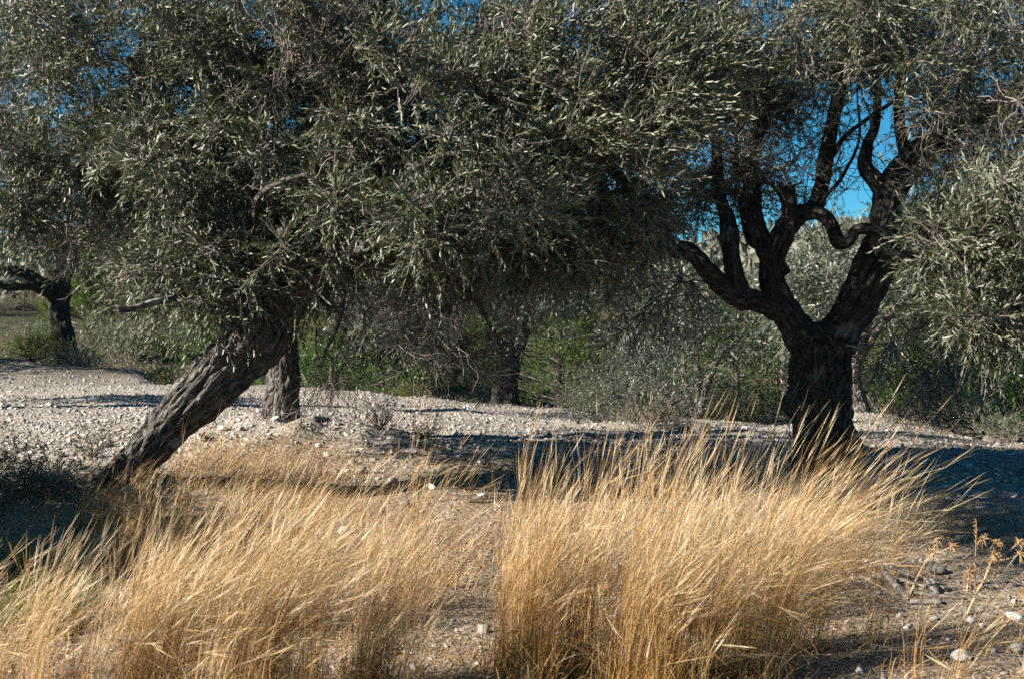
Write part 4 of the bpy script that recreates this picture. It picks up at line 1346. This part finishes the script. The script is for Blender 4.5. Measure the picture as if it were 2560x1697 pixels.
tussock(1230, 7.4, 70, 0.28, 0.92, 0.46, 'thin scatter of tall orange stalks on the middle slope', 0.38, 0.5, blades=100)
tussock(1010, 7.8, 60, 0.25, 0.80, 0.46, 'thin scatter of orange stalks below the white stones', 0.38, 0.5, blades=80)
tussock(1370, 8.0, 70, 0.25, 0.90, 0.46, 'few tall stalks before the dark strip across the bank', 0.4, 0.5, blades=80)
tussock(920, 5.8, 440, 0.12, 0.62, 0.52, 'brownish tussock between the left and right clumps', 0.42)
tussock(690, 5.7, 480, 0.18, 0.72, 0.56, 'broad windblown tussock low in the middle left', 0.5)
tussock(480, 5.6, 480, 0.17, 0.76, 0.58, 'tussock with bright white plumes arching to the right', 0.58)
tussock(290, 5.6, 460, 0.16, 0.68, 0.56, 'greyish tussock near the lower left corner', 0.56)
tussock(90, 5.5, 330, 0.16, 0.54, 0.50, 'mauve grey tussock filling the lower left corner', 0.62, 0.55)
tussock(-120, 5.9, 150, 0.16, 0.62, 0.55, 'tussock at the left edge with plumes over the dark hollow', 0.62)
tussock(1060, 7.2, 70, 0.20, 0.62, 0.60, 'bent tussock leaning into the gap between the two clumps', 0.46)
tussock(600, 6.9, 300, 0.26, 0.64, 0.48, 'shorter golden tussock on the lit slope below the trunk', 0.45)
tussock(790, 7.1, 130, 0.22, 0.56, 0.5, 'short golden tussock left of the white stones', 0.42)
tussock(330, 8.9, 280, 0.16, 0.50, 0.26, 'orange grass tuft growing round the foot of the leaning trunk', 0.26, 0.35)
tussock(230, 8.1, 90, 0.14, 0.54, 0.34, 'orange brown tuft against the dark hollow at the left', 0.26, 0.4)
tussock(410, 7.9, 380, 0.24, 0.46, 0.42, 'golden tuft on the slope right of the leaning trunk foot', 0.4, 0.4)
tussock(400, 6.7, 280, 0.20, 0.50, 0.48, 'golden tuft rising behind the bright plumes at the left', 0.46)
tussock(2400, 5.9, 26, 0.04, 0.46, 0.55, 'small pale tuft near the lower right corner', 0.5, 0.5)
tussock(2290, 5.9, 26, 0.04, 0.52, 0.2, 'few thin greenish pale stalks left of the corner tuft', 0.5, 0.3)
tussock(2575, 5.8, 30, 0.05, 0.40, 0.4, 'pale tuft cut by the right edge', 0.5, 0.5)
tussock(2040, 7.9, 170, 0.18, 0.66, 0.5, 'dark brown tussock at the right foot of the burly trunk', 0.3, 0.4)
tussock(2545, 6.7, 40, 0.05, 0.28, 0.6, 'dim tuft beside the thistles', 0.42, 0.4)


def short_grass():
    mb = MB()
    n = 44000
    px = rng.uniform(-150, 2700, n)
    d = rng.uniform(5.6, 12.6, n)
    x = (px - 1280) / F_PX * d
    edge = straw_amount(x, d)
    dens = np.clip(edge, 0, 1) * np.interp(px, [-150, 300, 420, 900, 1200, 1900, 2150, 2700], [0.5, 0.6, 1, 1, 0.75, 0.7, 0.30, 0.25])
    keep = rng.random(n) < dens * (0.55 + 0.6 * vnoise(x * 1.3, d * 1.3, seed=55))
    x, d, px = x[keep], d[keep], px[keep]
    n = len(x)
    base = np.column_stack((x, d, ground_z(x, d) - 0.01))
    tall = np.interp(px, [-150, 300, 420, 760, 1000, 2700], [0.20, 0.24, 0.26, 0.15, 0.11, 0.10]) * np.interp(d, [9.5, 11.5], [1, 0.45])
    h = tall * (0.4 + 1.0 * rng.random(n))
    ln = np.column_stack((0.55 * h + 0.4 * h * rng.normal(size=n), 0.4 * h * rng.normal(size=n), 0 * h))
    strands(mb, base, h, ln, rng.random(n) * 3.14, 0.0036 * (0.7 + 0.7 * rng.random(n)), 4, 0.2 + 0.4 * rng.random(n), np.clip(0.46 + 0.22 * rng.normal(size=n), 0.02, 0.98), 1.8)
    return mb


def slope_straw():
    mb = MB()
    n = 16000
    px = rng.uniform(380, 1250, n)
    d = rng.uniform(7.6, 11.6, n)
    x = (px - 1280) / F_PX * d
    keep = rng.random(n) < np.interp(px, [380, 480, 800, 1250], [0.3, 1, 0.7, 0.35]) * np.interp(d, [7.6, 10.2, 11.2], [1, 0.7, 0.1]) * (0.6 + 0.7 * vnoise(x * 2.3, d * 2.3, seed=77))
    x, d, px = x[keep], d[keep], px[keep]
    n = len(x)
    base = np.column_stack((x, d, ground_z(x, d) - 0.01))
    h = np.interp(px, [380, 600, 1250], [0.30, 0.24, 0.14]) * (0.4 + 0.9 * rng.random(n))
    ln = np.column_stack((0.7 * h + 0.35 * h * rng.normal(size=n), 0.35 * h * rng.normal(size=n), 0 * h))
    strands(mb, base, h, ln, rng.random(n) * 3.14, 0.003 * (0.7 + 0.7 * rng.random(n)), 5, 0.2 + 0.3 * rng.random(n), np.clip(0.70 + 0.22 * rng.normal(size=n), 0.02, 0.98), 1.8)
    return mb


slope_straw().build('slope_grass', M['grass'], None, 'stuff')['label'] = 'fine blond straw leaning on the slope below the trunks'
short_grass().build('dry_grass', M['grass'], None, 'stuff')['label'] = 'short dry straw covering the slope and the foreground'


def litter():
    mb = MB()
    n = 34000
    px = rng.uniform(-150, 2700, n)
    d = 5.4 + 8 * rng.random(n) ** 1.25
    x = (px - 1280) / F_PX * d
    keep = rng.random(n) < np.clip(straw_amount(x, d), 0.1, 1)
    x, d = x[keep], d[keep]
    n = len(x)
    a = rng.random(n) * 6.283
    L = 0.015 + 0.06 * rng.random(n) ** 2
    dr = np.stack((np.cos(a), np.sin(a), 0.25 * rng.normal(size=n)), -1)
    sd = unit(np.cross(dr, rand_dirs(n) * 0.6 + np.array((0, 0, 1.0)))) * (0.0018 + 0.004 * rng.random((n, 1)))
    p0 = np.stack((x, d, ground_z(x, d) + 0.006), -1)
    p1 = p0 + dr * L[:, None]
    p1[:, 2] = np.maximum(p1[:, 2], ground_z(p1[:, 0], p1[:, 1]) + 0.003)
    mid = (p0 + p1) / 2 + np.array((0, 0, 0.004))
    V = np.stack((p0, mid + sd, p1, mid - sd), 1)
    mb.add(V.reshape(-1, 3), np.arange(n * 4).reshape(-1, 4), np.repeat(rng.random(n), 4))
    return mb


litter().build('leaf_litter', M['litter'], None, 'stuff')['label'] = 'fallen dry leaves and broken straw strewn over the ground'

# ------------------------------------------------------------------ low plants near the camera
bush('olive', 60, 9.6, 0.62, 0.55, 'dark low grey green bush on the bank at the left edge')
bush('olive', 165, 9.5, 0.45, 0.55, 'dark low bush next right on the bank at the left edge')
bush('olive', -90, 9.3, 0.6, 0.6, 'dark low bush mostly outside the left edge')
bush('drab', 60, 6.9, 0.55, 0.75, 'olive brown leafy bush behind the grass at the lower left')
bush('drab', 150, 7.3, 0.45, 0.7, 'olive brown leafy bush in the hollow at the lower left')
bush('green', 10, 8.2, 0.35, 0.6, 'green weed deep in the dark hollow at the left edge')
bush('dry', 1440, 12.6, 0.35, 0.6, 'dark prickly bush on the rim of the bank in the shade')


def thorn(px, d, label, n=16, size=0.3):
    g = G(px, d)
    mb = MB()
    dr = unit(rand_dirs(n) * np.array((1, 1, 0.5)) + np.array((0, 0, 0.9)))
    st = np.cumsum(unit(dr[:, None] + rng.normal(size=(n, 6, 3)) * 0.4), 1) / 6
    p = g + st * (size * (0.5 + rng.random(n)))[:, None, None]
    p[:, 0] = g
    tubes(mb, p, 0.0035 * np.linspace(1.3, 0.4, 6)[None] * np.ones((n, 1)), 3, 0.2)
    for k in (2, 3, 4, 5):
        s2 = np.cumsum(unit(rand_dirs(n)[:, None] + rng.normal(size=(n, 4, 3)) * 0.3), 1) / 4
        p2 = p[:, k][:, None] + s2 * size * 0.4
        p2[:, 0] = p[:, k]
        tubes(mb, p2, 0.002 * np.linspace(1, 0.5, 4)[None] * np.ones((n, 1)), 3, 0.25)
    me = mb.mesh('thorny_twigs', g)
    o = link('thorny_shrub', me, M['twig'])
    o.location = g
    return tag(o, label, 'bush')


bush('dry', 2215, 8.6, 0.42, 0.75, 'low brown bush in the shade beyond the timber scraps')
bush('dry', 2330, 8.9, 0.40, 0.6, 'low brown bush in the shade behind the leaning thistle')
bush('dry', 2130, 8.2, 0.34, 0.7, 'brown dry bush under the streaming plumes at the right')
thorn(235, 10.4, 'bare thorny shrub left of the leaning trunk foot', 20, 0.36)
thorn(1945, 12.5, 'small bare twiggy shrub left of the burly trunk', 8, 0.25)
thorn(950, 12.6, 'dry bare brush on the right flank of the earth mound', 26, 0.30)
thorn(1060, 12.3, 'thin dry brush where the mound runs down to the gravel', 20, 0.22)


# thistles
def thistle(base_px, base_py, d, stem, heads, label):
    """stem: photo points going up; heads: (px, py, attach index)"""
    g = G(base_px, d)
    r = thing('dry_thistle', label, 'thistle', g, 'dry thistles by the timber scraps')
    pts = [g] + [P(a, b_, d + 0.02 * i) for i, (a, b_) in enumerate(stem)]
    c = spline(pts, 18)
    mb = MB()
    tubes(mb, c[None], np.linspace(0.006, 0.003, 18)[None], 6, 0.75)
    for p in c[4:]:
        for _ in range(3):
            dd = unit(rng.normal(size=3) * np.array((1, 1, 0.5)))
            q = np.stack((p, p + dd * 0.016, p + dd * 0.032 + np.array((0, 0, 0.012))))
            tubes(mb, q[None], np.array([[0.0018, 0.0014, 0.0004]]), 3, 0.55)
    mb.build('stem', M['thistle'], r)
    for (hx, hy, k) in heads:
        h = P(hx, hy, d + rng.uniform(-0.03, 0.05))
        mb = MB()
        a = c[k]
        t = np.linspace(0, 1, 6)[:, None]
        q = a * (1 - t) + h * t + np.array((0, 0, -0.015)) * np.sin(t * 3.14)
        tubes(mb, q[None], np.linspace(0.0028, 0.002, 6)[None], 5, 0.7)
        ax = unit(h - a + np.array((0, 0, 0.02)))
        n = 26
        dd = unit(rand_dirs(n) + ax * 0.35)
        s = np.linspace(0, 1, 4)[None, :, None]
        L = rng.uniform(0.028, 0.05, n)[:, None, None]
        q = h + dd[:, None] * L * s + np.array((0, 0, -0.016)) * s ** 2
        tubes(mb, q, 0.0027 * np.array([[1.2, 1.0, 0.7, 0.15]]) * np.ones((n, 1)), 3, 0.45)
        u = unit(rand_dirs(14))
        tubes(mb, np.stack((h + u * 0.0, h + u * 0.007, h + u * 0.012), 1), np.array([[0.006, 0.006, 0.002]]) * np.ones((14, 1)), 4, 0.35)
        mb.build('flower_head', M['thistle'], r)
    return r


thistle(2272, 1495, d_at(2272, 1497), [(2290, 1450), (2312, 1408), (2328, 1385), (2338, 1362)], [(2346, 1348, 17), (2380, 1363, 15), (2332, 1378, 14)], 'dry spiny thistle leaning over the left of the timber scraps')
thistle(2418, 1540, d_at(2418, 1540), [(2442, 1480), (2462, 1445), (2474, 1410), (2486, 1388)], [(2458, 1345, 17), (2494, 1355, 16), (2548, 1352, 15), (2550, 1382, 15), (2485, 1385, 17)], 'large dry thistle with five spiky heads near the right edge')
thistle(2418, 1478, d_at(2418, 1480), [(2420, 1452), (2422, 1438)], [(2422, 1427, 17)], 'little dry thistle between the two bigger ones')


def stalk(px, py0, pts, label, r0=0.004):
    d = d_at(px, py0)
    g = G(px, d)
    mb = MB()
    c = spline([g] + [P(a, b_, d) for a, b_ in pts], 14)
    tubes(mb, c[None], np.linspace(r0, r0 * 0.5, 14)[None], 5, 0.3)
    n = 26
    k = rng.integers(6, 14, n)
    dd = unit(rng.normal(size=(n, 3)) + np.array((0, 0, 1.2)))
    tubes(mb, np.stack((c[k], c[k] + dd * 0.012, c[k] + dd * 0.022), 1), np.array([[0.002, 0.002, 0.0005]]) * np.ones((n, 1)), 3, 0.3)
    o = link('dry_stalk', mb.mesh('dry_stalk', g), M['thistle'])
    o.location = g
    return tag(o, label, 'dry stalk')


stalk(2438, 1478, [(2438, 1420), (2440, 1360), (2441, 1302)], 'thin rust coloured stalk standing beside the large thistle')
stalk(2530, 1525, [(2538, 1500), (2548, 1485), (2562, 1474)], 'pale stalk leaning out of the right edge')
stalk(2290, 1102, [(2294, 1080), (2300, 1052)], 'tall dry stalk with short spurs at the terrace edge', 0.006)


# weathered timber
def timber(px0, py0, px1, py1, w, h, label, lift=0.0, dd=0.0):
    h = h * 0.6
    d0 = d_at(px0, py0)
    d1 = d_at(px1, py1) + dd
    a, b_ = G(px0, d0), G(px1, d1)
    a[2] += h * 0.4 + lift
    b_[2] += h * 0.4
    ax = b_ - a
    L = np.linalg.norm(ax)
    ax = ax / L
    up = np.array((0, 0, 1.0))
    s = np.cross(ax, up)
    s /= np.linalg.norm(s)
    u = np.cross(s, ax)
    n = 9
    t = np.linspace(0, 1, n)
    V = []
    for i in range(n):
        c = a + ax * L * t[i] + u * 0.003 * math.sin(i * 1.3)
        k = 1 - 0.04 * rng.random()
        for (p, q) in ((-.5, -.5), (.5, -.5), (.5, .5), (.2, .56), (-.25, .53), (-.5, .5)):
            V.append(c + s * p * w * k + u * q * h * k + rng.normal(size=3) * 0.0012)
    V = np.array(V)
    ids = np.arange(n * 6).reshape(n, 6)
    nx_ = np.roll(ids, -1, 1)
    f = [np.stack((ids[:-1], nx_[:-1], nx_[1:], ids[1:]), -1).reshape(-1, 4), ids[:1, ::-1], ids[-1:]]
    mb = MB()
    mb.add(V, f, np.repeat(np.clip(0.55 + 0.12 * rng.normal(size=n), 0.2, 0.95), 6))
    g = (a + b_) / 2
    o = link('timber_scrap', mb.mesh('timber_scrap', g), M['wood'])
    o.location = g
    return tag(o, label, 'timber')


timber(2206, 1452, 2272, 1500, 0.035, 0.03, 'grey timber scrap slanting down in front of the pile', 0.05)
timber(2212, 1445, 2296, 1452, 0.04, 0.03, 'wide grey board end at the back left of the scraps', 0.07)
timber(2268, 1492, 2412, 1500, 0.03, 0.022, 'long pale timber lying along the front of the scraps', 0.02)
timber(2312, 1472, 2346, 1492, 0.025, 0.02, 'short pale stick leaning on the long timber', 0.05)
timber(2322, 1462, 2372, 1478, 0.03, 0.018, 'thin grey slat behind the short leaning stick', 0.03)
timber(2392, 1468, 2442, 1480, 0.022, 0.018, 'grey stick under the small thistle', 0.03)
timber(2252, 1462, 2318, 1472, 0.028, 0.02, 'dim slat under the wide board end', 0.02)
timber(2440, 1494, 2480, 1500, 0.03, 0.02, 'pale timber end right of the large thistle stem', 0.02)
timber(2275, 1508, 2356, 1508, 0.05, 0.035, 'dark round log below the long pale timber', 0.0)
